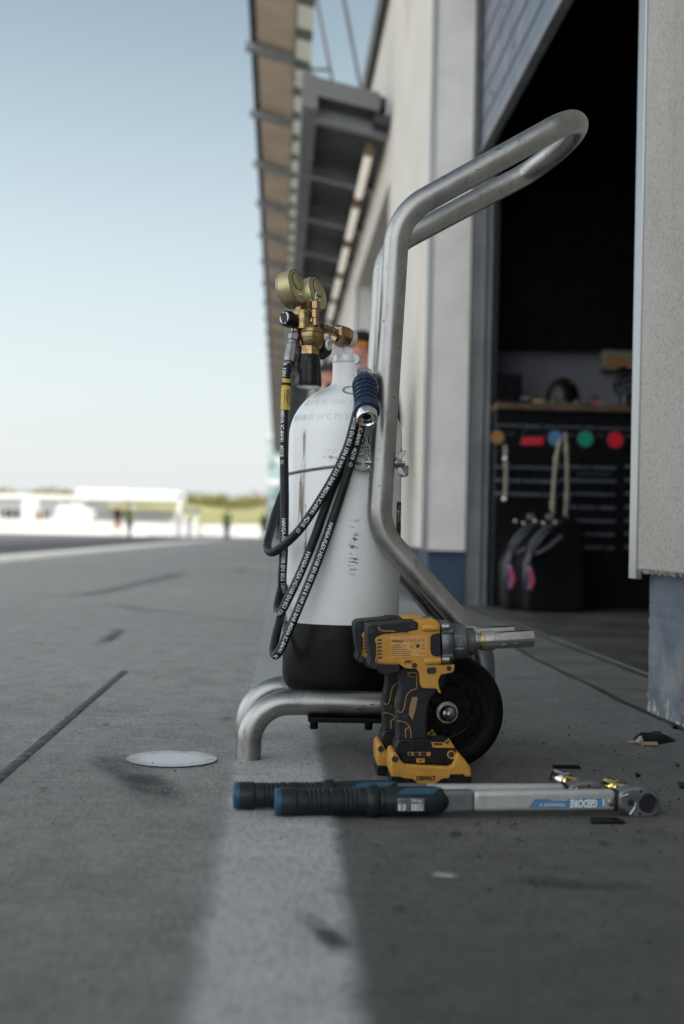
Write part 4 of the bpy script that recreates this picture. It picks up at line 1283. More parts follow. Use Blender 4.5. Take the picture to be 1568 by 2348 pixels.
# gauges
gn = V((.84, -.47, .23)).normalized()
def gauge(cx_, cy_, dy, rot):
    c = pr(cx_, cy_, dy)
    upv = (V((0, 0, 1)) - gn * gn.z).normalized(); sv = upv.cross(gn)
    gr, dp = .0327, .0285
    b = c - gn * dp
    m = MB(); m.lathe(b, gn, [(0, gr * .93), (.0005, gr + .0008), (.003, gr + .0010), (.004, gr), (dp - .004, gr), (dp - .0012, gr * .975), (dp, gr * .93)], 56)
    g_ = m.build('gauge', M['gauge_paint'], reg, smooth=35)
    m = MB(); m.lathe(b + gn * .0005, -gn, [(0, gr * .9), (.002, gr * .9)], 40); m.build('dial', M['decal_white'], g_)
    m = MB(); m.torus(b + gn * .0015, gn, gr + .0006, .0011, 56, 8); m.build('bezel', M['satin_steel'], g_)
    m = MB(); cc = c + upv * .0100 - sv * .000
    m.lathe(cc, gn, [(0, .0158), (.0012, .0156), (.0016, .0148)], 40)
    m.build('blow_out_disc', M['gauge_paint'], g_, smooth=30)
    m = MB(); m.torus(cc + gn * .0001, gn, .0167, .0008, 40, 6); m.torus(c - gn * .0006, gn, gr * .985, .0006, 48, 6); m.build('groove', M['ink'], g_)
    if rot:
        m = MB(); q = c - upv * .0145
        m.box(q + gn * .0004, (.015, .0155, .0012), Matrix((sv, upv, gn)).transposed()); m.build('rear_pad', M['gauge_paint'], g_, bevel=.0008)
        m = MB()
        for s in (-1, 1):
            m = MB(); m.ball(q + sv * s * .0030 + gn * .0018 - upv * .002, .0022, 10, 6); m.build('screw', M['chrome'], g_)
    return g_
gauge(520, 415, -.012, True)
gauge(840, 522, .022, False)
m = MB(); m.lathe(pr(525, 765, .004), (.12, 0, 1), [(-.012, .0095), (.010, .0095)], 6, phase=.4); m.lathe(pr(525, 765, .004), (.12, 0, 1), [(-.024, .006), (.018, .006)], 16); m.build('gauge_nut', M['copper_brass'], reg, smooth=25, bevel=.0006)
m = MB(); m.lathe(pr(760, 740, .045), (0, 0, 1), [(-.018, .008), (.012, .008)], 6); m.build('gauge_nut', M['copper_brass'], reg, smooth=25)
# relief valve
rv = pr(790, 905, -.014)
m = MB(); a_ = V((-.03, 0, 1)).normalized()
m.lathe(rv, a_, [(up(1030) - up(905), .0062), (0, .0062), (0, .0076), (up(775) - up(905), .0076), (up(768) - up(905), .007)], 24)
m.lathe(rv + a_ * (up(770) - up(905)), a_, [(0, .0085), (.001, .0092), (.0135, .0092), (.0145, .0084)], 6, phase=.3)
rvo = m.build('relief_valve', M['copper_brass'], reg, smooth=25, bevel=.0005)
m = MB()
for dx, dz2 in ((.0022, .0195), (.0075, .0150), (-.0085, .0150)):
    m.ball(rv + V((dx, -.003, (up(770) - up(905)) + dz2)), .0021, 10, 6)
m.tube([rv + V((-.001, 0, up(640) - up(905))), rv + V((.0, -.002, up(540) - up(905))), rv + V((.0015, -.003, up(510) - up(905)))], .0012, 8)
m.build('lead_seal', M['chrome'], rvo)
# black shut-off knob
kn_n = V((-.66, -.74, .10)).normalized()
kf = pr(302, 905, -.024)
m = MB(); m.lathe(kf, -kn_n, [(0, .0128), (.0012, .0148), (.008, .0152), (.016, .0148), (.0235, .0138), (.025, .011)], 9, phase=.2)
sk = m.build('shut_off_knob', M['black_plastic'], reg, smooth=20, bevel=.0015)
m = MB()
uv_ = (V((0, 0, 1)) - kn_n * kn_n.z).normalized(); sv_ = uv_.cross(kn_n)
def arc(a0, a1, r0, wd):
    vs_, fs_ = [], []
    for i in range(15):
        s = i / 14; a = R(a0 + (a1 - a0) * s); w = wd * math.sin(math.pi * min(1, max(.02, s))) ** .6
        d = sv_ * math.cos(a) + uv_ * math.sin(a)
        vs_ += [kf + d * (r0 - w) + kn_n * .0004, kf + d * (r0 + w * .1) + kn_n * .0004]
        if i: fs_.append((2 * i - 2, 2 * i - 1, 2 * i + 1, 2 * i))
    m.add(vs_, fs_)
arc(80, -40, .0105, .0032); arc(155, 255, .0105, .0032)
text_on(m, '+', .008, kf + (sv_ * -.003 + uv_ * .0098) + kn_n * .0004, sv_, uv_, .02)
text_on(m, '+', .008, kf + (sv_ * .003 - uv_ * .0105) + kn_n * .0004, sv_, uv_, .02)
m.build('knob_marking', M['decal_white'], sk, smooth=0)
# stem, union nut and outlet to the valve
sa, se = pr(900, 1065), P(*cA(1330, 1200), YV - .006)
sdir = (V((.80, .46, -.17))).normalized()
m = MB(); m.lathe(pr(890, 1060, -.004), sdir, [(0, .0085), (.012, .0085), (.012, .0074), (.046, .0074)], 24); m.build('stem', M['copper_brass'], reg, smooth=30)
uc = pr(1120, 1160, .018)
m = MB(); m.lathe(uc, sdir, [(-.003, .0145), (.0, .0195), (.003, .0208), (.018, .0208), (.0205, .0195)], 6, phase=.15)
m.lathe(uc + sdir * .0205, sdir, [(0, .0185), (.005, .0185), (.0065, .017)], 8, phase=.1)
m.build('union_nut', M['copper_brass'], reg, smooth=25, bevel=.001)
m = MB(); m.lathe(uc + sdir * .0265, sdir, [(0, .0172), (.007, .0172), (.0115, .0150), (.013, .008)], 28); m.build('outlet', M['valve_white'], valve, smooth=40)
# seal on its wire
rgc = pr(1000, 1325, -.006)
m = MB(); k0 = len(m.v); m.torus((0, 0, 0), (.86, -.5, 0), .0072, .0032, 32, 10)
for i in range(k0, len(m.v)): p_ = m.v[i]; m.v[i] = V((p_.x, p_.y, p_.z * 1.05)) + rgc
sr = thing('seal_ring', 'pale green nylon seal ring hanging by a wire from the brass stem', 'seal ring', rgc)
m.build('ring', M['nylon'], sr)
m = MB(); m.tube(catmull([pr(955, 1190, -.014), pr(965, 1240, -.014), pr(1000, 1265, -.010), pr(1040, 1240, -.014), pr(1045, 1190, -.012), pr(1078, 1120, -.006), pr(1072, 1060, .0), pr(1055, 1040, .01)], 8), .0006, 6); m.build('wire', M['satin_steel'], sr)
# steel hose fitting
fa, fb = pr(470, 1150, -.004), pr(392, 1600, -.006)
fd = (fb - fa).normalized()
m = MB(); L_ = (fb - fa).length
m.lathe(fa, fd, [(-.004, .007), (0, .0105), (.002, .0116), (.0115, .0116), (.0135, .0105)], 6, phase=.5)
m.lathe(fa + fd * .0135, fd, [(0, .0095), (.005, .0095)], 20)
m.lathe(fa + fd * .0185, fd, [(0, .0105), (.004, .0122), (L_ - .020, .0122), (L_ - .0185, .0112)], 8, phase=.3)
m.build('hose_fitting', M['dull_steel'], reg, smooth=25, bevel=.0006)
# ------------------------------------------------------------------ hose
HR = .0079
YH = CYF = YC - CR - HR - .002           # in front of the shell
def h(x, y, Y): return P(x, y, Y)
hang_f = [(828, 962), (842, 905)]
# one hose: fitting, drop, then three turns round the cylinder, hung behind the coupling
d_ = fd
f0 = fb
LX = lambda x, y: P(x, y, YC - .02)
def front(px): return px
pts = [f0 - d_ * .01, f0 + d_ * .012, h(*cB(232, 1330), 2.262), h(*cB(215, 1560), 2.258), h(*cB(208, 1800), 2.257), h(*cB(203, 2100), 2.257), h(652.5, 1150, 2.256), h(650.5, 1260, 2.257), h(647, 1325, 2.262),
       h(648, 1349, 2.280), h(652, 1350, 2.305)]
back0 = h(668, 1300, 2.36)
def wrap_back(zlow_px, xleft):
    """behind the cylinder back up to the hanging point"""
    return [h(xleft + 14, zlow_px - 34, YC + .035), h(690, zlow_px - 150, YC + CR + .02), h(770, zlow_px - 300 if zlow_px > 1300 else 1080, YC + CR + .03)]
tops = [h(858, 960, YC + .075), h(852, 905, YC + .0), h(846, 888, YC - .065)]
loops = [
    # (front strand points from the hook to the lowest point)
    [h(842, 900, 2.208), h(826, 985, 2.203), h(797, 1085, 2.209), h(763, 1190, 2.214), h(727, 1290, 2.212), h(688, 1385, 2.214), h(658, 1455, 2.222), h(642, 1490, 2.231), h(632, 1502, 2.247), h(627, 1490, 2.266), h(633, 1455, 2.288), h(643, 1415, 2.312)],
    [h(835, 912, 2.212), h(812, 985, 2.214), h(788, 1060, 2.2195), h(757, 1130, 2.2215), h(722, 1230, 2.220), h(690, 1310, 2.224), h(662, 1370, 2.236), h(648, 1397, 2.248), h(640, 1404, 2.262), h(636, 1392, 2.280), h(641, 1365, 2.300), h(650, 1330, 2.33)],
    [h(830, 905, 2.206), h(813, 965, 2.198), h(798, 1020, 2.197), h(772, 1080, 2.198), h(728, 1155, 2.205), h(686, 1215, 2.215), h(650, 1250, 2.232), h(624, 1266, 2.250), h(613, 1255, 2.272), h(619, 1222, 2.300), h(634, 1170, 2.335)],
]
strands = []
def add(lst): pts.extend(lst)
add([h(668, 1290, 2.40), h(720, 1180, 2.475), h(800, 1040, 2.475), tops[0], tops[1]])
i0 = len(pts); add(loops[0]); strands.append((i0, i0 + 8))
add([h(660, 1360, 2.40), h(712, 1250, 2.485), h(800, 1050, 2.492), tops[0] + V((.01, .012, .0)), tops[1] + V((.008, 0, .008))])
i0 = len(pts); add(loops[1]); strands.append((i0, i0 + 8))
add([h(668, 1270, 2.41), h(720, 1200, 2.505), h(800, 1050, 2.510), tops[0] + V((.02, .02, .008)), tops[1] + V((.014, .0, .016))])
i0 = len(pts); add(loops[2]); strands.append((i0, i0 + 8))
add([h(655, 1120, 2.40), h(710, 1060, 2.49), h(800, 985, 2.50), h(858, 940, 2.44), h(866, 905, 2.33), h(858, 878, 2.262)])
NS = 12
hp = catmull(pts, NS)
hose = thing('air_hose', 'black rubber air hose with white lettering looped round the cylinder', 'hose', (P(650, 1350, 2.26).x, 2.26, P(650, 1350, 2.26).z), None)
m = MB(); m.tube(hp, HR, 20); m.build('hose_line', M['hose'], hose, smooth=60)
# running lettering on the stretches towards the camera
S = [0.0]
for i in range(1, len(hp)): S.append(S[-1] + (hp[i] - hp[i - 1]).length)
def at_s(s):
    s = max(0.0, min(S[-1] - 1e-4, s)); lo, hi = 0, len(S) - 1
    while hi - lo > 1:
        md = (lo + hi) // 2
        if S[md] <= s: lo = md
        else: hi = md
    k = (s - S[lo]) / max(1e-9, S[hi] - S[lo]); p = hp[lo].lerp(hp[hi], k)
    t0 = (hp[min(lo + 1, len(hp) - 1)] - hp[max(lo - 1, 0)]); t1 = (hp[min(hi + 1, len(hp) - 1)] - hp[max(hi - 1, 0)])
    return p, t0.lerp(t1, k).normalized()
TXT = 'HANSA-FLEX HD108 EN 853 1SN 8 WP 215 BAR MSHA IC-84/41  4Q18  @'
cutv = [-.004 + .001 * i for i in range(9)]
base_uv, base_f = text_flat(TXT.replace('@', '').rstrip(), .0100, .022, cutv, 0, None)
bw = max(u for u, _ in base_uv) - min(u for u, _ in base_uv)
TW = .272
base_uv = [((u + bw / 2) * TW / bw, v) for u, v in base_uv]
lm = MB()
def letter(s_start, phi0, slope=0.0, s_max=1e9, s_min=-1e9):
    """write once from arc length s_start; phi0 turns the line of writing round the hose, 0 towards the camera"""
    faces = []
    vs_ = []
    for u, v in base_uv:
        s = s_start + u; p, t = at_s(s)
        side_ = t.cross(V((0, 1, 0))).normalized()          # towards the right when reading downwards
        if side_.length < .5: side_ = V((1, 0, 0))
        fr = side_.cross(t).normalized()
        if fr.y > 0: fr = -fr
        sd_ = t.cross(fr)
        ph = phi0 + slope * u - v / HR
        vs_.append(p + (fr * math.cos(ph) + sd_ * math.sin(ph)) * (HR + .00025))
    ok = []
    for f in base_f:
        ss = [s_start + base_uv[i][0] for i in f]
        if min(ss) >= s_min and max(ss) <= s_max: ok.append(f)
    lm.add(vs_, ok)
    # the ringed number that closes the line
    s = s_start + TW + .010
    if s_min <= s <= s_max:
        p, t = at_s(s); side_ = t.cross(V((0, 1, 0))).normalized(); fr = side_.cross(t).normalized()
        if fr.y > 0: fr = -fr
        sd_ = t.cross(fr); ring = []
        for i in range(18):
            a = 2 * math.pi * i / 18; ph = phi0 + slope * TW + .0035 * math.sin(a) / HR; pp, _ = at_s(s + .0035 * math.cos(a))
            ring.append(pp + (fr * math.cos(ph) + sd_ * math.sin(ph)) * (HR + .0001))
        lm.tube(ring, .0004, 5, closed=True)
        for ds, dv in ((-.0012, 0), (.0012, 0)):
            pp, _ = at_s(s + ds); c_ = pp + (fr * math.cos(phi0 + slope * TW) + sd_ * math.sin(phi0 + slope * TW)) * (HR + .0003)
            lm.box(c_, (.0012, .0012, .0022))
def s_at(i): return S[min(len(S) - 1, i * NS)]
def s_near(x, y, i0, i1):
    """arc length of the point that shows nearest to (x, y) between two way points"""
    best = (1e9, 0)
    for j in range(i0 * NS, min(len(hp), i1 * NS)):
        d = hp[j] - CAM; k = d.dot(FW); px = PXC + FPX * d.dot(RT) / k; py = PYC - FPX * d.dot(UP) / k
        e = (px - x) ** 2 + (py - y) ** 2
        if e < best[0]: best = (e, S[j])
    return best[1]
# drop from the regulator
sa_ = s_near(655, 830, 0, 3)
letter(s_near(644, 1047, 2, 8) - TW, .62, 0, s_min=s_near(660, 826, 0, 4))
letter(s_near(646, 1187, 4, 9), .25, -3.2, s_max=s_near(640, 1350, 6, 11))
i0 = strands[0][0]
letter(s_near(767, 1197, i0, i0 + 9), .05, 0, s_max=s_near(633, 1500, i0 + 5, i0 + 10))
letter(s_near(807, 1058, i0, i0 + 6) - TW - .006, .05, 0, s_min=s_near(826, 965, i0, i0 + 4))
i0 = strands[1][0]
letter(s_near(706, 1262, i0, i0 + 8), .1, 0, s_max=s_near(640, 1402, i0 + 5, i0 + 10))
i0 = strands[2][0]
letter(s_near(680, 1205, i0, i0 + 9) - TW - .006, .05, 0, s_min=s_near(822, 940, i0, i0 + 3))
lm.build('lettering', M['hose_print'], hose, smooth=0)
# yellow tag with its two ties
sA, sB = s_near(*cB(232, 1452), 0, 5), s_near(*cB(212, 1745), 1, 6)
m = MB(); vs_, fs_ = [], []
for i in range(15):
    s = sA + (sB - sA) * i / 14; p, t = at_s(s); sd_ = t.cross(V((0, 1, 0))).normalized(); fr = sd_.cross(t)
    if fr.y > 0: fr = -fr
    for j in range(11):
        ph = -.9 + 2.35 * j / 10 if not (4 > i > 1) else -.55 + 1.3 * j / 10
        vs_.append(p + (fr * math.cos(ph) + sd_ * math.sin(ph)) * (HR + .0008 + (.0006 if 1 < i else 0)))
    if i:
        for j in range(10): fs_.append(((i - 1) * 11 + j, (i - 1) * 11 + j + 1, i * 11 + j + 1, i * 11 + j))
m.add(vs_, fs_); tg = m.build('tag', M['tag_yellow'], hose)
m = MB()
for frac, body, sz, ph0, wd in ((.62, 'HANSA/FLEX', .0048, .95, .032), (.56, '5FFJ3N', .0058, .42, .024), (.55, 'www.x-code.de', .0030, -.08, .022)):
    uv, fs_ = text_flat(body, sz, .025, [-.003 + .001 * i for i in range(7)], 0, wd)
    out = []
    for u, v in uv:
        p, t = at_s(sA + (sB - sA) * frac + u); sd_ = t.cross(V((0, 1, 0))).normalized(); fr = sd_.cross(t)
        if fr.y > 0: fr = -fr
        ph = ph0 - v / (HR + .002) * -1.0 if False else ph0 + v / (HR + .002) * (1 if sd_.x > 0 else -1)
        out.append(p + (fr * math.cos(ph) + sd_ * math.sin(ph)) * (HR + .0018))
    m.add(out, fs_)
m.build('tag_lettering', M['ink'], tg, smooth=0)
m = MB()
p, t = at_s(sA + (sB - sA) * .16); m.lathe(p - t * .002, t, [(0, HR + .0018), (.0045, HR + .0018)], 24); m.build('cable_tie', M['black_plastic'], hose)
# coupling at the end of the hose, held against the upright
pc = lambda x, y, Y: P(*cC(x, y), Y)
ca, cb = pc(385, 270, 2.205), pc(455, 1210, 2.118)
cdv = (cb - ca).normalized(); CL = (cb - ca).length
coup = thing('hose_coupling', 'blue ribbed quick coupling with chrome ends clipped beside the upright tube', 'hose coupling', ca)
m = MB(); m.lathe(ca, cdv, [(-.002, .0125), (0, .0145), (.013, .0145), (.014, .012), (.022, .012)], 28); m.build('rear_end', M['chrome'], coup, smooth=35)
sl = [(CL * .14, .0150), (CL * .17, .0180), (CL * .22, .0215), (CL * .25, .0222)]
for i in range(5):
    h0 = CL * (.28 + .085 * i); k = 1 - .018 * i
    sl += [(h0, .0225 * k), (h0 + CL * .035, .0222 * k), (h0 + CL * .048, .0192 * k), (h0 + CL * .065, .0200 * k)]
sl += [(CL * .72, .0222), (CL * .80, .0232), (CL * .86, .0225), (CL * .875, .0195)]
m = MB(); m.lathe(ca, cdv, sl, 40)
m.build('sleeve', M['sleeve_blue'], coup, smooth=28)
m = MB(); m.lathe(ca, cdv, [(CL * .14, .0152), (CL * .165, .0184), (CL * .185, .0188), (CL * .19, .0150)], 36); m.build('collar', M['satin_steel'], coup)
m = MB(); m.lathe(ca, cdv, [(CL * .84, .0185), (CL * .86, .0192), (CL * 1.0, .0180), (CL * 1.012, .0172), (CL * 1.008, .0140), (CL * .985, .0122), (CL * .98, .0102), (CL * .95, .0098), (CL * .94, .0070)], 40, caps=False)
m.build('front_ring', M['chrome'], coup, smooth=35)
m = MB(); m.lathe(ca + cdv * (CL * .90), cdv, [(0, .0098), (.001, .0098)], 24); m.build('bore', M['ink'], coup)
m = MB(); qx = pc(560, 330, 2.19); m.tube([qx + V((0, 0, .004)), qx - V((0, 0, .035))], .0085, 18); m.tube([qx - V((0, 0, .02)), qx + V((-.012, -.01, -.03))], .006, 10); m.build('hook', M['nose_metal'], tro, bevel=.001)
# ------------------------------------------------------------------ impact wrenches
YW0 = 2.032
HT = .033
wr = thing('impact_wrench', 'yellow and black cordless impact wrench nearest the camera, chrome socket fully in view', 'impact wrench', (P(*cG(720, 1300), YW0).x, YW0, 0), 'cordless impact wrenches')
ye = lambda x, y, Y=2.0: P(*cE(x, y), Y)
yg = lambda x, y, Y=2.0: P(*cG(x, y), Y)
def pris(pts, f, y0, th, Ym=2.0):
    """outline seen from the side, extruded from y0 by th"""
    mb = MB(); mb.prism([V((p.x, y0, p.z)) for p in (f(*q, Ym) for q in pts)], (0, th, 0)); return mb
YFc = YW0 - HT
hous = pris([(232, 262), (262, 228), (300, 224), (450, 208), (565, 190), (575, 128), (715, 118), (745, 150), (752, 470), (860, 466), (857, 512), (838, 530), (752, 545), (732, 590), (738, 645), (756, 690), (742, 694), (718, 656), (608, 652), (590, 620), (582, 530), (560, 500), (470, 496), (418, 458), (262, 452), (236, 425)], ye, YFc, 2 * HT).build('housing', M['yellow_plastic'], wr, bevel=.005, bseg=3)
rear = pris([(170, 195), (184, 168), (212, 158), (300, 150), (430, 138), (455, 128), (560, 130), (573, 150), (570, 192), (455, 212), (300, 228), (250, 246), (228, 262), (232, 280), (242, 300), (244, 400), (238, 432), (262, 452), (420, 458), (430, 470), (430, 520), (330, 548), (275, 540), (256, 503), (215, 500), (188, 480), (186, 452), (198, 430), (190, 380), (178, 290)], ye, YFc - .0018, 2 * HT + .0036).build('rear_bumper', M['grip_rubber'], wr, bevel=.0045, bseg=3)
mb = MB(); mb.tube(fillet([ye(x, y, YFc - .0024) for x, y in ((262, 168), (272, 194), (300, 203), (392, 207))], .003, 4), .0009, 6); mb.build('trim_line', M['yellow_plastic'], rear, smooth=60); mb = MB(); mb.tube(fillet([ye(x, y, YFc - .0012) for x, y in ((246, 404), (238, 440), (262, 458), (410, 462))], .003, 4), .0009, 6); mb.build('trim_line', M['yellow_plastic'], rear, smooth=60)
def disc(f, x, y, r, Y, th=.0006, mb=None, seg=18):
    mb = mb or MB(); p = f(x, y, Y); mb.lathe((p.x, Y, p.z), (0, -1, 0), [(0, r), (th, r * .96)], seg); return mb
for (x, y) in ((208, 198), (230, 472), (532, 163)): disc(ye, x, y, .0052, YFc - .0018, .0012).build('screw', M['ink'], wr)
for (x, y, r) in ((545, 474, .0044), (815, 497, .0042)): disc(ye, x, y, r, YFc, .0006).build('screw', M['ink'], wr)
mb = MB()
def patch(mb, f, pts, Y, th=.0008):
    mb.prism([V((p.x, Y, p.z)) for p in (f(*q, Y) for q in pts)], (0, -th, 0))
for i in range(6):
    mb = MB(); y = 268 + 27.5 * i; patch(mb, ye, [(252 + (6 if i == 0 else 0), y), (290, y - 1), (290, y + 13), (252 + (8 if i == 5 else 0), y + 14)], YFc, .0005); mb.build('vent_slot', M['ink'], wr, smooth=0)
mb = MB()
patch(mb, ye, [(640, 508), (652, 490), (705, 487), (716, 498), (714, 526), (700, 538), (654, 540), (641, 530)], YFc); mb.build('belt_hook_hole', M['ink'], wr, smooth=0)
mb = MB(); patch(mb, ye, [(456, 200), (498, 196), (500, 212), (452, 216)], YFc, .0012); mb.build('vent_slot', M['ink'], wr, smooth=0)
mb = MB(); patch(mb, ye, [(468, 434), (518, 432), (512, 449), (466, 451)], YFc, .0012)
mb.build('vent_slot', M['ink'], wr, smooth=0)
mb = MB(); patch(mb, ye, [(668, 250), (685, 228), (730, 218), (746, 222), (752, 400), (700, 402), (676, 385), (668, 350)], YFc, .0025); mb.build('side_pad', M['grip_rubber'], wr, bevel=.002)
for (xa, xb, y) in ((612, 728, 180), (634, 750, 441)):
    a, b = ye(xa, y, YFc), ye(xb, y - 3, YFc); r = .0056
    mb = MB(); mb.lathe(a, b - a, [(-.003, .002), (-.001, .0045), (.002, r), ((b - a).length, r)], 20); mb.build('raised_rib', M['yellow_plastic'], wr, smooth=60)
for (q0, q1) in (((445, 218), (506, 194)), ((460, 454), (526, 430))):
    pa = [ye(q0[0], q0[1], YFc), ye(q0[0] + 8, q1[1] + 4, YFc), ye(q1[0] - 4, q1[1], YFc), ye(q1[0], q0[1] - 4, YFc)]
    mb = MB(); mb.tube(fillet(pa + [pa[0]], .001, 3), .0011, 8); mb.build('slot_rim', M['yellow_plastic'], wr, smooth=60)
mb = MB(); patch(mb, ye, [(354, 246), (640, 234), (645, 396), (360, 412)], YFc, .0004); lab_ = mb.build('rating_label', M['yellow_label'], wr, smooth=0)
mb = MB(); YL = YFc - .0006
def wtext(mb, f, body, x0, x1, y, hpx, Y=YL, bold=.02, scale=4908.0, tilt=-.02):
    c = f((x0 + x1) / 2, y, Y); uv, fs_ = text_flat(body, hpx / .72 / scale, bold, width=(x1 - x0) / scale)
    ud = V((1, 0, -tilt)).normalized(); vd = V((tilt, 0, 1)).normalized(); c = V((c.x, Y, c.z))
    mb.add([c + ud * u + vd * v for u, v in uv], fs_)
wtext(mb, ye, 'DEWALT', 364, 466, 284, 19, bold=.05)
wtext(mb, ye, 'CE', 484, 526, 281, 20, bold=.0); wtext(mb, ye, 'EAC', 568, 596, 277, 22, bold=.0)
wtext(mb, ye, 'DCF894', 366, 430, 317, 13, bold=.02)
for i, (xa, xb) in enumerate(((440, 490), (366, 470), (366, 500), (366, 520), (366, 512), (366, 522))):
    y = 318 + 15.5 * i if i else 318
    for k in range(int((xb - xa) / 9)):
        x = xa + 9 * k; patch(mb, ye, [(x, y - 3), (x + random.uniform(4, 7.5), y - 3.2), (x + 6, y + 2), (x, y + 2)], YL, .0002)
mb.torus(ye(545, 279, YL), (0, 1, 0), .0023, .0004, 20, 5); mb.torus(ye(612, 276, YL), (0, 1, 0), .0014, .0004, 16, 5)
patch(mb, ye, [(556, 312), (572, 304), (590, 318), (578, 334), (560, 336)], YL, .0003)
mb.tube([ye(510, 330, YL), ye(522, 308, YL), ye(536, 330, YL), ye(510, 330, YL)], .0003, 5); mb.tube([ye(606, 302, YL), ye(626, 332, YL)], .0003, 5); mb.tube([ye(626, 302, YL), ye(606, 332, YL)], .0003, 5); mb.tube([ye(602, 341, YL), ye(630, 340, YL)], .0005, 5)
wtext(mb, ye, 'DANGER', 566, 610, 378, 8, bold=0); wtext(mb, ye, 'II', 618, 634, 374, 9, bold=0)
mb.build('label_lettering', M['ink'], lab_, smooth=0)
# metal nose, anvil and socket along one axis
ax0, ax1 = ye(742, 294, YW0), ye(1475, 262, YW0)
ad = (ax1 - ax0).normalized(); AL = (ax1 - ax0).length
ff = lambda x: AL * (x - 742) / 733
mb = MB(); mb.lathe(ax0, ad, [(ff(742), .0350), (ff(752), .0362), (ff(800), .0362), (ff(822), .0352), (ff(838), .0320), (ff(845), .0300), (ff(935), .0284), (ff(942), .0265), (ff(948), .0232), (ff(960), .0225), (ff(1004), .0222), (ff(1012), .0200), (ff(1014), .0150)], 48)
for a in (R(35), R(145), R(215), R(325)):
    d = V((0, -math.cos(a), math.sin(a))); c = ax0 + d * .0345
    mb.lathe(c, ad, [(ff(745), .0058), (ff(825), .0058), (ff(830), .0045)], 14)
nose = mb.build('nose_case', M['nose_metal'], wr, smooth=35)
for (x, y) in ((788, 170), (790, 428)):
    p = ye(x, y, YFc - .001); mb = MB(); mb.lathe(p - ad * .006, ad, [(-.0005, .0052), (0, .0058), (.011, .0058), (.0115, .005)], 16); mb.build('case_bolt', M['satin_steel'], wr)
mb = MB(); p = ye(890, 292, YW0 - .0296); text_on(mb, 'XR', .022, p, ad, V((0, 0, 1)), .01, .014)
for y in (243, 340): q = ye(888, y, YW0 - .0286); mb.box(q, (.016, .002, .0028), Matrix.Rotation(.04, 3, 'Y'))
mb.build('embossed_mark', M['dull_steel'], nose, smooth=0)
mb = MB(); mb.lathe(ax0, ad, [(ff(1008), .0142), (ff(1012), .0168), (ff(1030), .0168), (ff(1034), .0130), (ff(1062), .0125)], 32); mb.build('anvil', M['satin_steel'], wr, smooth=35)
mb = MB(); mb.lathe(ax0, ad, [(ff(1058), .0150), (ff(1060), .0158), (ff(1080), .0158), (ff(1082), .0150)], 32); mb.build('retaining_ring', M['gold_chrome'], wr, smooth=35)
mb = MB(); mb.lathe(ax0, ad, [(ff(1080), .0150), (ff(1084), .0160), (ff(1166), .0160), (ff(1169), .0148), (ff(1172), .0142), (ff(1470), .0140), (ff(1475), .0134), (ff(1474), .0105), (ff(1400), .0100)], 40); sk_ = mb.build('socket', M['chrome'], wr, smooth=35)
# grip, foot, trigger
YG = YW0 - .0215
grip = pris([(380, 60), (398, 170), (405, 300), (388, 380), (371, 460), (365, 600), (372, 800), (360, 840), (700, 840), (688, 760), (682, 640), (694, 500), (712, 400), (800, 320), (800, 260), (640, 240), (605, 60)], yg, YG, .043).build('grip', M['grip_rubber'], wr, bevel=.011, bseg=4)
foot_ = pris([(345, 885), (372, 806), (420, 798), (690, 800), (730, 822), (905, 822), (962, 884), (985, 930), (940, 1055), (902, 1080), (432, 1056), (388, 1000), (347, 940)], yg, YW0 - .030, .060).build('foot', M['black_plastic'], wr, bevel=.006, bseg=3)
trig = pris([(792, 140), (830, 120), (900, 115), (890, 200), (868, 300), (828, 318), (805, 260), (794, 200)], yg, YW0 - .011, .022).build('trigger', M['black_plastic'], wr, bevel=.004, bseg=3)
mb = MB(); YT = YG + .0006
gl = lambda pts, Y=YT: [yg(x, y, Y) for x, y in pts]
mb.tube(catmull(gl([(470, 112), (520, 106), (560, 108), (566, 170), (567, 262)]), 4) + catmull(gl([(560, 275), (510, 290), (470, 330), (450, 390), (438, 460), (420, 508), (395, 520), (372, 505)]), 6), .0009, 6)
mb.tube(catmull(gl([(472, 112), (490, 146), (548, 148)]), 2), .0008, 6)
mb.tube(catmull(gl([(369, 610), (420, 616), (462, 634), (487, 664), (500, 700), (502, 800), (462, 805), (456, 690), (484, 682)]), 6), .0010, 6)
mb.build('trim_line', M['yellow_plastic'], grip, smooth=60)
mb = MB(); mb.prism([V((p.x, YT + .0004, p.z)) for p in (yg(*q, YT) for q in ((520, 362), (580, 358), (560, 470), (525, 600), (484, 545), (490, 470)))], (0, -.0016, 0)); mb.build('side_window', M['amber'], grip, bevel=.0006)
mb = MB(); disc(yg, 439, 557, .0042, YG + .0004, .0012, mb); mb.build('screw', M['ink'], grip)
mb = MB()
for k in range(5): patch(mb, yg, [(470, 704 + 19 * k), (490, 704 + 19 * k), (491, 716 + 19 * k), (471, 716 + 19 * k)], YT - .0002, .0006)
mb.build('grip_slot', M['ink'], grip, smooth=0)
mb = MB(); YB_ = YW0 - .030
patch(mb, yg, [(474, 934), (712, 936), (710, 976), (476, 974)], YB_, .0006)
patch(mb, yg, [(560, 1000), (650, 1000), (652, 1046), (562, 1046)], YB_, .0016)
mb.torus(yg(930, 962, YB_ - .0004), (0, 1, 0), .0058, .0013, 24, 8)
patch(mb, yg, [(716, 826), (850, 832), (900, 790), (930, 835), (962, 886), (730, 882)], YB_ + .004, .006)
mb.build('foot_badge', M['yellow_plastic'], foot_, smooth=0, bevel=.0004)
mb = MB()
for a, b in ((480, 514), (532, 588), (608, 668)): patch(mb, yg, [(a, 938), (b, 938), (b, 972), (a, 972)], YB_ - .0006, .0006)
disc(yg, 606, 1022, .0016, YB_ - .0016, .0004, mb); disc(yg, 930, 962, .0046, YB_, .0004, mb)
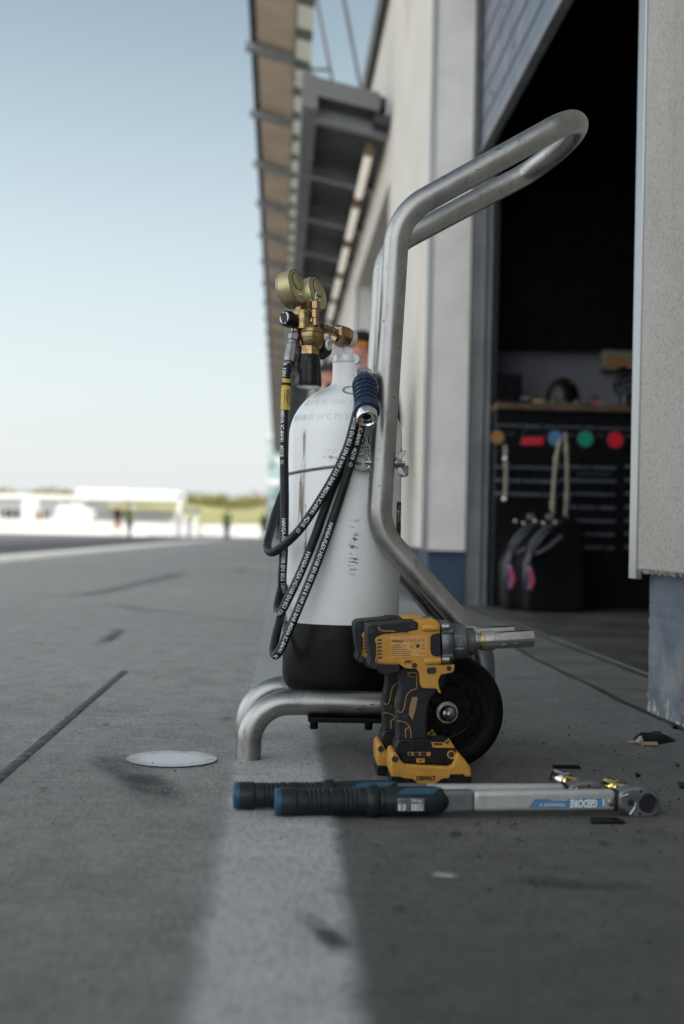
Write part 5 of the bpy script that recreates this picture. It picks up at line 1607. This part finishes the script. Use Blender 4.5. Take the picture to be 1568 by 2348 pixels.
patch(mb, yg, [(742, 838), (838, 842), (838, 862), (750, 862)], YB_ - .002, .0006); patch(mb, yg, [(862, 838), (900, 806), (912, 824), (880, 856)], YB_ - .002, .0006)
mb.build('foot_slot', M['ink'], foot_, smooth=0)
# battery
BT = .037
bat = pris([(288, 1078), (292, 965), (315, 940), (350, 930), (388, 1005), (432, 1058), (902, 1086), (942, 1058), (986, 925), (1050, 990), (1104, 1060), (1132, 1108), (1137, 1196), (300, 1196)], yg, YW0 - BT, 2 * BT).build('battery_pack', M['yellow_plastic'], wr, bevel=.006, bseg=3)
b0, b1 = yg(300, 1196), yg(1136, 1196)
mb = MB(); mb.prism([(b0.x, YW0 - BT + .001, .0012), (b1.x, YW0 - BT + .001, .0012), (b1.x, YW0 - BT + .001, b1.z + .002), (b0.x, YW0 - BT + .001, b0.z + .002)], (0, 2 * BT - .002, 0))
for k in range(10):
    x = b1.x - .030 - .0026 * k + .018; mb.bx(x, x + .0012, YW0 - BT - .0002, YW0 - BT + .002, .004, b1.z + .0052)
mb.build('battery_base', M['black_plastic'], bat, bevel=.002)
mb = MB(); mb.prism([V((p.x, YW0 - BT + .0005, p.z)) for p in (yg(*q, YW0 - BT) for q in ((402, 1196), (418, 1160), (460, 1150), (905, 1160), (915, 1168), (906, 1206), (832, 1214), (742, 1278), (604, 1278), (522, 1214), (430, 1206)))], (0, -.0016, 0)); mb.build('battery_front', M['yellow_plastic'], bat, bevel=.0006)
mb = MB(); mb.prism([V((p.x, YW0 - BT + .0005, p.z)) for p in (yg(*q, YW0 - BT) for q in ((915, 1168), (1055, 1166), (1072, 1205), (910, 1206)))], (0, -.0010, 0)); mb.build('battery_grip', M['black_plastic'], bat)
mb = MB(); wtext(mb, yg, 'DEWALT', 560, 764, 1212, 44, YW0 - BT - .0016, .05, 6544.0 * 2.0 / (YW0 - BT)); mb.build('battery_lettering', M['ink'], bat, smooth=0)
mb = MB(); disc(yg, 340, 1010, .0052, YW0 - BT, .0006, mb); mb.build('battery_hole', M['ink'], bat)
w2 = copy_tree(wr)
zref = yg(340, 1010, YW0 - BT)
dxy = cG(193, 905); r_ = ray(*dxy); far_p = CAM + r_ * ((zref.z - CAM.z) / r_.z)
w2.location = V(wr.location) + V((far_p.x - zref.x, far_p.y - zref.y, 0))
tag(w2, 'yellow and black cordless impact wrench standing behind its twin, gold ringed socket half hidden')

# ------------------------------------------------------------------ torque wrenches
def torque(A, B, label, silver, upz):
    d = (B - A).normalized(); L = (B - A).length; up = V((0, 0, 1)); nr = d.cross(up); nr = nr if nr.y < 0 else -nr
    k = L / 776.2
    tw_ = thing('torque_wrench', label, 'torque wrench', V(((A.x + B.x) / 2, (A.y + B.y) / 2, 0)), 'torque wrenches lying on the concrete')
    sx = lambda xD: (xD - 629.8) * k
    Hs = lambda x: sx(515.8 + x / 2.736)
    Is = lambda x: sx(1002.9 + x / 2.775)
    def pt(xI, yI, n): return A + d * Is(xI) + up * ((282 - yI) / 2.775 * k) + nr * n
    mb = MB(); mb.lathe(A, d, [(Hs(312), .0172), (Hs(316), .0184), (Hs(346), .0186)], 40); mb.build('end_cap', M['tool_blue'], tw_)
    prof = [(Hs(346), .0190), (Hs(352), .0194), (Hs(436), .0194), (Hs(446), .0176), (Hs(452), .0180)]
    for x0 in (500, 528, 556, 584): prof += [(Hs(x0), .0184), (Hs(x0 + 4), .0174), (Hs(x0 + 12), .0174), (Hs(x0 + 16), .0184)]
    prof += [(Hs(632), .0186), (Hs(636), .0174), (Hs(648), .0174), (Hs(652), .0186)]
    for x0 in (720, 748, 776, 804): prof += [(Hs(x0), .0186), (Hs(x0 + 4), .0177), (Hs(x0 + 12), .0177), (Hs(x0 + 16), .0186)]
    prof += [(Hs(868), .0188), (Hs(886), .0216), (Hs(896), .0224), (Hs(930), .0224), (Hs(940), .0212), (Hs(944), .0190)]
    mb = MB(); mb.lathe(A, d, prof, 44); mb.build('grip', M['tool_black'], tw_, smooth=28)
    mb = MB(); bp = [(Hs(944), .0186), (Hs(952), .0198), (Hs(968), .0200), (Hs(972), .0190), (Hs(985), .0192), (Hs(1000), .0203)]
    for i in range(9):
        a = math.pi / 2 * i / 8; bp.append((Hs(1270) + (Hs(1388) - Hs(1270)) * math.sin(a), .0203 * max(.42, math.cos(a) ** .8)))
    mb.lathe(A, d, bp, 44); hb = mb.build('scale_housing', M['tool_black'], tw_, smooth=40)
    # scale windows
    mb = MB()
    def face(xa, xb, ya, yb, n0, th): 
        c_ = A + d * ((Hs(xa) + Hs(xb)) / 2) + up * ((290 - (ya + yb) / 2) / 2.736 * k) + nr * n0
        mb.box(c_, (Hs(xb) - Hs(xa), (yb - ya) / 2.736 * k, th), Matrix((d, up, nr)).transposed())
    face(1048, 1216, 258, 338, .0192, .0030); mb.build('scale_frame', M['dull_steel'], hb, bevel=.001)
    mb = MB(); face(1052, 1097, 293, 328, .0210, .0008); face(1134, 1204, 293, 330, .0210, .0008); mb.build('scale_window', M['decal_white'], hb)
    mb = MB()
    c_ = A + d * Hs(1169) + up * ((290 - 311) / 2.736 * k) + nr * .0216; text_on(mb, '110', .0095, c_, d, up, .02)
    c_ = A + d * Hs(1075) + up * ((290 - 311) / 2.736 * k) + nr * .0216; text_on(mb, '0', .0095, c_, d, up, .02)
    mb.build('scale_figures', M['ink'], hb, smooth=0)
    mb = MB(); c_ = A + d * Hs(1165) + up * ((290 - 272) / 2.736 * k) + nr * .0212; text_on(mb, 'N·m', .0080, c_, d, up, .02); mb.build('scale_unit', M['decal_white'], hb, smooth=0)
    # blue flash along the top, wrapped on the housing
    mb = MB(); vs_, fs_ = [], []
    for i in range(9):
        s = Hs(1046) + (Hs(1268) - Hs(1046)) * i / 8
        for j in range(5):
            ph = R(38 + 34 * j / 4); vs_.append(A + d * (s + (.004 * j if i in (0, 8) else .002 * j)) + (nr * math.cos(ph) + up * math.sin(ph)) * .0207)
        if i:
            for j in range(4): fs_.append(((i - 1) * 5 + j, (i - 1) * 5 + j + 1, i * 5 + j + 1, i * 5 + j))
    mb.add(vs_, fs_); mb.build('colour_flash', M['tool_blue'], hb)
    # shaft, sleeve
    def bar(name, xa, xb, hh_, dd_, mat, bev):
        mb = MB(); c_ = A + d * ((xa + xb) / 2); mb.box(c_, (xb - xa, hh_, dd_), Matrix((d, up, nr)).transposed()); return mb.build(name, M[mat], tw_, bevel=bev, bseg=4)
    bar('sleeve', Hs(1300), Hs(1537), .0304, .0215, 'collar_grey', .005)
    sf = bar('shaft', Hs(1530), Is(1122), .0292, .0200, 'shaft_alloy', .0062)
    mb = MB(); YD = .01015
    mb.prism([pt(x, y, YD) for x, y in ((550, 322), (590, 268), (688, 268), (702, 280), (796, 280), (806, 268), (1026, 266), (1040, 262), (1052, 292), (1040, 326), (1022, 318), (792, 322))], nr * .0003); dcl = mb.build('decal', M['decal_blue'], sf, smooth=0)
    mb = MB(); text_on(mb, 'GEDORE', .0150, pt(908, 295, YD + .0005), -d, -up, .045, Is(1003) - Is(825))
    text_on(mb, 'TORCOFLEX  K', .0060, pt(705, 303, YD + .0005), -d, -up, .01, Is(790) - Is(620))
    mb.prism([pt(x, y, YD + .0004) for x, y in ((1030, 270), (1038, 268), (1046, 292), (1038, 318), (1030, 318), (1034, 292))], nr * .0002)
    mb.build('decal_lettering', M['decal_white'], dcl, smooth=0)
    mb = MB(); mb.lathe(pt(1090, 292, .0098), nr, [(0, .0062), (.001, .0060), (.0024, .0040)], 20); mb.build('pin', M['dull_steel'], sf)
    mb = MB(); c_ = A + d * Is(1126); mb.box(c_, (Is(1134) - Is(1118), .031, .0215), Matrix((d, up, nr)).transposed()); mb.build('ferrule', M['black_plastic'], tw_, bevel=.004)
    # head
    ol = [(1134, 338), (1130, 240), (1155, 216), (1215, 196), (1340, 196), (1390, 228), (1414, 290), (1410, 345), (1380, 382), (1340, 390), (1240, 390), (1208, 376), (1160, 342)]
    mb = MB(); mb.prism([pt(x, y, .013) for x, y in ol], nr * -.026); hd = mb.build('ratchet_head', M['dull_steel'], tw_, bevel=.0045, bseg=3)
    mb = MB(); mb.torus(pt(1325, 296, .0130), nr, .0130, .0016, 36, 8); mb.lathe(pt(1325, 296, .0125), nr, [(0, .0118), (.0010, .0118)], 32)
    for x, y in ((1275, 222), (1274, 362)): mb.lathe(pt(x, y, .0128), nr, [(0, .0024), (.0006, .0022)], 14)
    mb.build('ratchet_disc', M['ink'], hd)
    mb = MB(); mb.tube(fillet([pt(x, y, .0132) for x, y in ((1196, 252), (1246, 282), (1240, 320), (1208, 366))], .003, 4), .0016, 8)
    mb.tube([pt(1150, 256, .012), pt(1195, 236, .0132)], .0014, 8); mb.build('lever_edge', M['satin_steel'], hd)
    mb = MB(); mb.lathe(pt(1214, 292, .0128), nr, [(0, .0050), (.0008, .0048)], 18); mb.build('lever_hole', M['ink'], hd)
    # square drive with its socket on the far side
    c0 = pt(1290, 262, -.012); c1 = pt(1290, 262, -.012) - nr * .066 - d * (.021 if not silver else .026) + up * upz
    sdv = (c1 - c0).normalized(); SL = (c1 - c0).length
    mb = MB(); mb.lathe(c0, sdv, [(0, .0085), (SL * .36, .0085)], 4, phase=.785); mb.build('drive', M['satin_steel'], tw_, smooth=0)
    mb = MB(); mb.lathe(c0, sdv, [(SL * .30, .0095), (SL * .33, .0108), (SL * .46, .0108), (SL * .50, .0098), (SL * .55, .0098), (SL * .58, .0105)] + [(SL * .62, .0105)], 24); so = mb.build('socket', M['gold_chrome'], tw_, smooth=30)
    mb = MB(); mb.lathe(c0, sdv, [(SL * .60, .0128), (SL * .62, .0135), (SL * .98, .0135), (SL, .0128), (SL * .99, .0085), (SL * .8, .008)], 12 if not silver else 28); mb.build('socket_end', M['chrome' if silver else 'gold_chrome'], so, smooth=30)
    return tw_
ZA = .0228
def onax(x, y, z=ZA):
    r = ray(x, y); return CAM + r * ((z - CAM.z) / r.z)
torque(onax(629.8, 1837), onax(1406, 1832), 'black and silver torque wrench nearest the camera with blue decal fully in view', False, -.001)
torque(onax(534.8, 1822.7), onax(1291, 1818.5), 'black and silver torque wrench half hidden behind its twin with a silver socket', True, .004)

# ------------------------------------------------------------------ litter on the concrete
q5 = crop(2400, 2000, 2.348)
def bits(name, label, cat, mb, mat, **k): o = mb.build(name, M[mat], **k); return tag(o, label, cat)
mb = MB(); ol = [PG(*q5(x, y), .001) for x, y in ((300, 2262), (318, 2228), (350, 2214), (420, 2200), (520, 2196), (600, 2204), (660, 2230), (706, 2248), (690, 2268), (600, 2282), (540, 2292), (420, 2290), (340, 2284))]
n0 = len(ol); c_ = sum(ol, V((0, 0, 0))) / n0
mid_ = [c_ + (p - c_) * .62 + V((0, 0, .009 + .003 * math.sin(i * 1.7))) for i, p in enumerate(ol)]
mb.add(ol + mid_ + [c_ + V((0, 0, .012))], [(i, (i + 1) % n0, n0 + (i + 1) % n0, n0 + i) for i in range(n0)] + [(n0 + i, n0 + (i + 1) % n0, 2 * n0) for i in range(n0)])
bits('rubber_scrap', 'crumpled black rubber scrap beside the blue wall base', 'scrap', mb, 'boot')
cb_ = thing('cigarette_butt', 'brown flattened cigarette butt in front of the black rubber scrap', 'cigarette butt', PG(*q5(400, 2290), 0))
mb = MB(); mb.tube([PG(*q5(262, 2272), .004), PG(*q5(340, 2274), .004)], .0035, 10); mb.tube([PG(*q5(395, 2290), .0045), PG(*q5(535, 2290), .0045)], .0042, 10); mb.build('filter', M['copper_brass'] if False else M['cloth_tan'], cb_)
mb = MB(); mb.ball(PG(*q5(374, 2262), .007), .0062, 10, 7, (1.2, .8, 1.0)); mb.ball(PG(*q5(380, 2240), .011), .0045, 8, 6, (1, .8, 1.3)); mb.build('ash', M['plaster_rough'], cb_)
def strip(label, pts, f, th=.002):
    mb = MB(); mb.prism([PG(*f(*p), .0015) for p in pts], (0, 0, th)); return bits('tape_scrap', label, 'scrap', mb, 'boot', smooth=0)
strip('flat black tape scrap lying in front of the silver wrench shaft', [(970, 402), (1130, 404), (1160, 412), (1192, 434), (975, 434)], cI)
strip('flat black tape scrap lying behind the silver socket', [(728, 68), (895, 70), (910, 84), (740, 82)], cI)
strip('small black chip near the right edge behind the wrench head', [(1528, 178), (1570, 182), (1575, 212), (1540, 208)], cI)
strip('tiny dark crumb behind the gold socket', [(1254, 120), (1280, 122), (1290, 134), (1262, 138)], cI)
strip('dark crumb farthest right on the concrete', [(1516, 60), (1532, 58), (1534, 70), (1520, 72)], cI)
strip('black crumb at the foot of the blue wall base', [(668, 2128), (720, 2126), (728, 2146), (690, 2148)], q5, .006)

# grit and rubber crumbs trodden over the concrete
gr_ = MB()
for i in range(650):
    y = 1.05 + 2.6 * random.random() ** 1.1; x = random.uniform(-.28, .40) * y + random.choice((0, 0, .12))
    if x > .84: continue
    r = random.uniform(.0006, .0021) * (1.25 if x > .2 else .9)
    v_ = []
    for d_ in ((1, 0, 0), (0, 1, 0), (-1, 0, 0), (0, -1, 0), (0, 0, 1)):
        k_ = r * random.uniform(.7, 1.4); v_.append((x + d_[0] * k_, y + d_[1] * k_, .0028 + d_[2] * k_))
    gr_.add(v_, [(0, 1, 4), (1, 2, 4), (2, 3, 4), (3, 0, 4)])
tag(gr_.build('grit', M['boot'], smooth=0, loc=(0, 2, 0)), 'fine dark grit and rubber crumbs scattered over the concrete', 'grit', kind='stuff')
# ------------------------------------------------------------------ inside the garage
YT_ = 7.05
jj = lambda x, y, Y=YT_: P(*cJ(x, y), Y)
tc = thing('tool_cabinet', 'black tool cabinet with drawers and coloured round stickers inside the garage', 'tool cabinet', (jj(560, 900).x, YT_ + .25, .012))
xl, xr = XR + .13, jj(1500, 900).x
zt1, zt0 = jj(500, 745).z, .012
c = MB(); c.bx(xl, xr, YT_, YT_ + .55, zt0, zt1); c.build('carcass', M['cab_black'], tc, bevel=.006)
c = MB(); c.bx(xl - .0, xr + .02, YT_ - .03, YT_ + .56, zt1 + .002, jj(500, 700).z); c.build('worktop', M['worktop'], tc, bevel=.004)
c = MB(); z = jj(500, 850).z; c.bx(xl, xr, YT_ - .012, YT_ - .001, z - .006, z + .006); c.build('edge_strip', M['cab_line'], tc)
for col_, (xa, xb) in enumerate(((90, 560), (560, 945), (1005, 1400))):
    for i in range(7):
        y = 1118 + 90 * i
        if col_ == 0 and i > 2: continue
        a, b = jj(xa + (0 if col_ != 1 else max(0, 12 * (i))), y), jj(xb - 2 * i, y)
        c = MB(); c.bx(max(a.x, xl), b.x, YT_ - .012, YT_ - .001, a.z - .0085, a.z + .0085); c.build('drawer_pull', M['cab_line'], tc, bevel=.002)
for (x, y, r, m_) in ((150, 920, 44, 's_ochre'), (540, 926, 50, 's_blue'), (740, 932, 52, 's_green'), (940, 938, 52, 's_red')):
    p = jj(x, y); rr = r / 2.926 * YT_ / FPX
    c = MB(); c.lathe((p.x, YT_ - .001, p.z), (0, -1, 0), [(0, rr * 1.12), (.002, rr * 1.12)], 32); b_ = c.build('round_sticker', M['can_grey'], tc)
    c = MB(); c.lathe((p.x, YT_ - .003, p.z), (0, -1, 0), [(0, rr), (.001, rr)], 32); c.build('sticker_face', M[m_], b_)
c = MB(); c.prism([V((p.x, YT_ - .001, p.z)) for p in (jj(*q) for q in ((300, 975), (325, 868), (478, 866), (456, 976)))], (0, -.003, 0)); b_ = c.build('badge', M['can_grey'], tc)
c = MB(); c.prism([V((p.x, YT_ - .004, p.z)) for p in (jj(*q) for q in ((306, 970), (316, 925), (462, 920), (452, 970)))], (0, -.002, 0)); c.build('badge_field', M['s_red'], b_)
c = MB(); c.prism([V((p.x, YT_ - .004, p.z)) for p in (jj(*q) for q in ((322, 914), (330, 874), (470, 872), (462, 912)))], (0, -.002, 0)); c.build('badge_panel', M['cab_black'], b_)
c = MB()
for (x0, x1, y) in ((215, 272, 895), (620, 668, 905), (815, 868, 908), (680, 910, 1163), (1005, 1060, 912)):
    a, b = jj(x0, y), jj(x1, y)
    n_ = max(3, int((x1 - x0) / 11))
    for k in range(n_):
        xx = a.x + (b.x - a.x) * k / n_; c.bx(xx, xx + (b.x - a.x) / n_ * .7, YT_ - .004, YT_ - .0011, a.z - .007, a.z + .007)
c.build('printed_marks', M['can_grey'], tc, smooth=0)
# things on the worktop
wz = jj(500, 700).z
YO = YT_ + .17
hc = jj(590, 600, YO); hr = 118 / 2.926 * YO / FPX
he = thing('crash_helmet', 'glossy black crash helmet with an orange reflection resting on the cabinet worktop', 'helmet', (hc.x, YO, wz + .002))
c = MB(); prof = [(0, hr * .86), (.015, hr * .96)] + [(.03 + hr * 1.45 * math.sin(math.pi / 2 * i / 12), hr * math.cos(math.pi / 2 * i / 12)) for i in range(12)] + [(.03 + hr * 1.45, .001)]
c.lathe((hc.x, YO, wz + .002), (0, 0, 1), prof, 48); c.build('shell', M['helmet'], he)
c = MB(); n_ = 20; vs_, fs_ = [], []
for i in range(n_ + 1):
    a = R(-70 + 140 * i / n_)
    for zz, k in ((.05, 1.005), (.115, .965)): vs_.append((hc.x + math.sin(a) * hr * k, YO - math.cos(a) * hr * k, wz + zz))
    if i: fs_.append((2 * i - 2, 2 * i, 2 * i + 1, 2 * i - 1))
c = MB(); c.lathe((hc.x + hr * .35, YO - hr * .88, wz + .14), (.3, -1, .4), [(0, .012), (.003, .010)], 14); c.build('orange_glint', M['copper_brass'], he)  # copper disc stands in for the orange highlight on the shell
la = thing('laptop', 'open black laptop standing at the left end of the cabinet worktop', 'laptop', (jj(200, 690, YO).x, YO, wz + .002))
a, b = jj(95, 690, YO), jj(330, 490, YO)
c = MB(); c.bx(max(a.x, xl + .01), b.x, YO - .20, YO + .02, wz + .002, wz + .02); c.build('keyboard', M['cab_black'], la, bevel=.003)
c = MB(); c.prism([(max(a.x, xl + .01), YO + .02, wz + .012), (b.x, YO + .02, wz + .012), (b.x, YO + .06, b.z), (max(a.x, xl + .01), YO + .06, b.z)], (0, .012, 0)); c.build('screen', M['cab_black'], la, bevel=.003)
for (xa, xb, ya, yb, m_, lab) in ((340, 380, 640, 680, 'can_grey', 'crumpled grey cloth beside the laptop'), (760, 822, 646, 684, 'can_grey', 'small grey and red carton right of the helmet')):
    a, b = jj(xa, yb, YO - .1), jj(xb, ya, YO - .1)
    t_ = thing('carton' if 'carton' in lab else 'cleaning_cloth', lab, 'carton' if 'carton' in lab else 'cloth', ((a.x + b.x) / 2, YO - .1, wz + .002))
    if 'carton' in lab:
        c = MB(); c.bx(a.x, b.x, YO - .15, YO - .08, wz + .002, b.z); c.build('box', M[m_], t_, bevel=.003)
        c = MB(); c.bx(a.x, b.x - .02, YO - .153, YO - .1505, wz + .01, wz + .03); c.build('band', M['s_red'], t_)
    else:
        c = MB(); c.ball(((a.x + b.x) / 2, YO - .1, wz + .03), .05, 14, 10, (1.1, 1, .55)); c.ball(((a.x + b.x) / 2 + .03, YO - .11, wz + .02), .03, 12, 8, (1.3, 1, .6)); c.build('folds', M[m_], t_)
pr_ = thing('parts_tray', 'shallow dark tray of small parts on the worktop before the helmet', 'tray', (jj(600, 690, YO - .2).x, YO - .2, wz + .002))
a, b = jj(380, 690, YO - .2), jj(880, 670, YO - .2)
c = MB(); c.bx(a.x, b.x, YO - .19, YO - .12, wz + .002, wz + .012); c.build('tray', M['cab_line'], pr_, bevel=.002)
c = MB()
for i in range(11): c.ball((random.uniform(a.x + .02, b.x - .02), YO - .155 + random.uniform(-.02, .02), wz + .018), random.uniform(.004, .010), 8, 6)
c.build('small_parts', M['tag_yellow'], pr_)
bo = thing('wall_box', 'beige electrical box mounted on the dark garage wall above the worktop', 'electrical box', (jj(940, 410, 7.80).x, 7.80, jj(940, 470, 7.80).z))
a, b = jj(845, 470, 7.80), jj(1080, 348, 7.80)
c = MB(); c.bx(a.x, b.x, 7.76, PER + .618, a.z, b.z); c.build('case', M['box_beige'], bo, bevel=.01)
a, b = jj(890, 440, 7.75), jj(1020, 385, 7.75); c = MB(); c.bx(a.x, b.x, 7.752, 7.759, a.z, b.z); c.build('window', M['s_ochre'], bo)
dr = thing('dark_device', 'small dark device with a red cap at the right end of the worktop', 'device', (jj(990, 690, YO).x, YO, wz + .002))  # guessed shape for an unidentified dark device
p = jj(1010, 610, YO)
c = MB(); c.lathe((p.x, YO, wz + .002), (0, 0, 1), [(0, .09), (.015, .09), (.03, .03), (.08, .025)], 24); c.build('base', M['can_black'], dr)
c = MB(); c.torus((p.x, YO, wz + .16), (.4, -1, 0), .085, .01, 28, 8); c.torus((p.x, YO, wz + .16), (.4, -1, 0), .045, .006, 24, 8)
for k in range(4):
    a = R(20 + 90 * k); dd = V((math.cos(a) * .93, math.cos(a) * .37, math.sin(a))); c.tube([V((p.x, YO, wz + .16)), V((p.x, YO, wz + .16)) + dd * .085], .006, 8)
c.build('ring_frame', M['can_black'], dr)
c = MB(); q_ = jj(1030, 535, YO); c.lathe((q_.x, YO, wz + .245), (0, 0, 1), [(0, .011), (.016, .009)], 14); c.build('cap', M['s_red'], dr)

# fuel cans with their filler tubes
def fuel_can(label, dx, dy, spout):
    Yc = 6.72 + dy
    k = lambda x, y: P(*cJ(x, y), 6.72) + V((dx, dy, 0))
    o_ = thing('fuel_can', label, 'fuel can', (k(500, 2085).x, Yc, .013), 'fuel cans inside the garage door')
    zb_ = .013
    ol = [(305, 1770), (350, 1655), (425, 1560), (520, 1480), (560, 1462), (640, 1470), (700, 1520), (708, 1700), (705, 2060), (690, 2090), (325, 2090), (306, 2060)]
    pts_ = [k(*q) for q in ol]
    zmin = min(p.z for p in pts_); sc2 = 1.0
    pts_ = [V((p.x, Yc - .11, zb_ + (p.z - zmin))) for p in pts_]
    lift = zb_ - zmin
    c = MB(); c.prism(pts_, (0, .22, 0)); bd = c.build('can', M['can_black'], o_, bevel=.022, bseg=4)
    kk = lambda x, y, yo=0: V((k(x, y).x, Yc + yo, k(x, y).z + lift))
    c = MB(); c.tube(catmull([kk(345, 1720, -.12), kk(350, 1640, -.125), (kk(400, 1570, -.125)), kk(470, 1520, -.12), kk(540, 1500, -.11)], 6), .009, 12); c.tube(catmull([kk(375, 1710, -.118), kk(450, 1670, -.125), kk(550, 1590, -.118)], 6), .011, 12); c.build('handle', M['can_grey'], o_)
    c = MB(); c.lathe(kk(525, 1480), (0, 0, 1), [(0, .042), (.03, .042), (.035, .03)], 24); c.lathe(kk(625, 1480), (0, 0, 1), [(0, .035), (.025, .035)], 20); c.build('filler_cap', M['can_black'], o_)
    for (x, y) in ((376, 1480), (432, 1495), (510, 1490)):
        c = MB(); c.ball(kk(x, y + 10, -.112), .010, 12, 8); c.build('rivet', M['chrome'], o_)
    # flag sticker: navy field, white and red crosses, bent round the front edge
    c1, c2, c3 = MB(), MB(), MB()
    for (mb_, pol, off) in ((c1, ((322, 1768), (345, 1770), (372, 1850), (372, 1900), (340, 1950), (318, 1940), (316, 1850)), .112), (c2, ((325, 1800), (340, 1790), (372, 1880), (350, 1940), (330, 1930), (345, 1870)), .1135), (c3, ((328, 1806), (343, 1800), (369, 1880), (349, 1938), (334, 1928), (347, 1873)), .115)):
        mb_.prism([kk(x, y, -off) for x, y in pol], (0, .0012, 0))
    st_ = c1.build('flag_sticker', M['s_navy'], bd); c2.build('flag_white', M['s_white'], st_); c3.build('flag_red', M['s_red'], st_)
    sp = MB()
    if spout == 0: pts2 = [kk(528, 1455), kk(522, 1380), kk(530, 1250), kk(545, 1080), kk(572, 940)]
    else: pts2 = [kk(742 + spout, 1455), kk(754 + spout, 1330), kk(756 + spout, 1150), kk(752 + spout, 1000), kk(744 + spout, 880)]
    sp.tube(catmull(pts2, 6), .0105, 14); sp.build('filler_tube', M['spout'], o_)
    for q_ in (pts2[1], pts2[3]):
        c = MB(); c.lathe(q_ - V((0, 0, .02)), (0, 0, 1), [(0, .0145), (.045, .0145)], 16); c.build('hose_clip', M['spout'], o_)
    return o_
fuel_can('black fuel can with a curved cream filler tube, the right hand one of the pair', 0, 0, 0)
fuel_can('black fuel can with a straight filler tube, half hidden behind its twin', -.075, .16, .001)
# length of cable hanging in front of the cabinet
wh = thing('hanging_hose', 'thin grey hose hanging from a hook in front of the cabinet', 'hose', jj(205, 980, 6.95))
c = MB(); c.tube(catmull([jj(205, 980, 6.99), jj(208, 1065, 6.95), jj(210, 1200, 6.95), jj(204, 1335, 6.96)], 6), .012, 10); c.build('hose_line', M['spout'], wh)
for (x, y) in ((208, 1065), (203, 1337)):
    c = MB(); c.ball(jj(x, y, 6.945), .019, 12, 8); c.build('fitting', M['chrome'], wh)
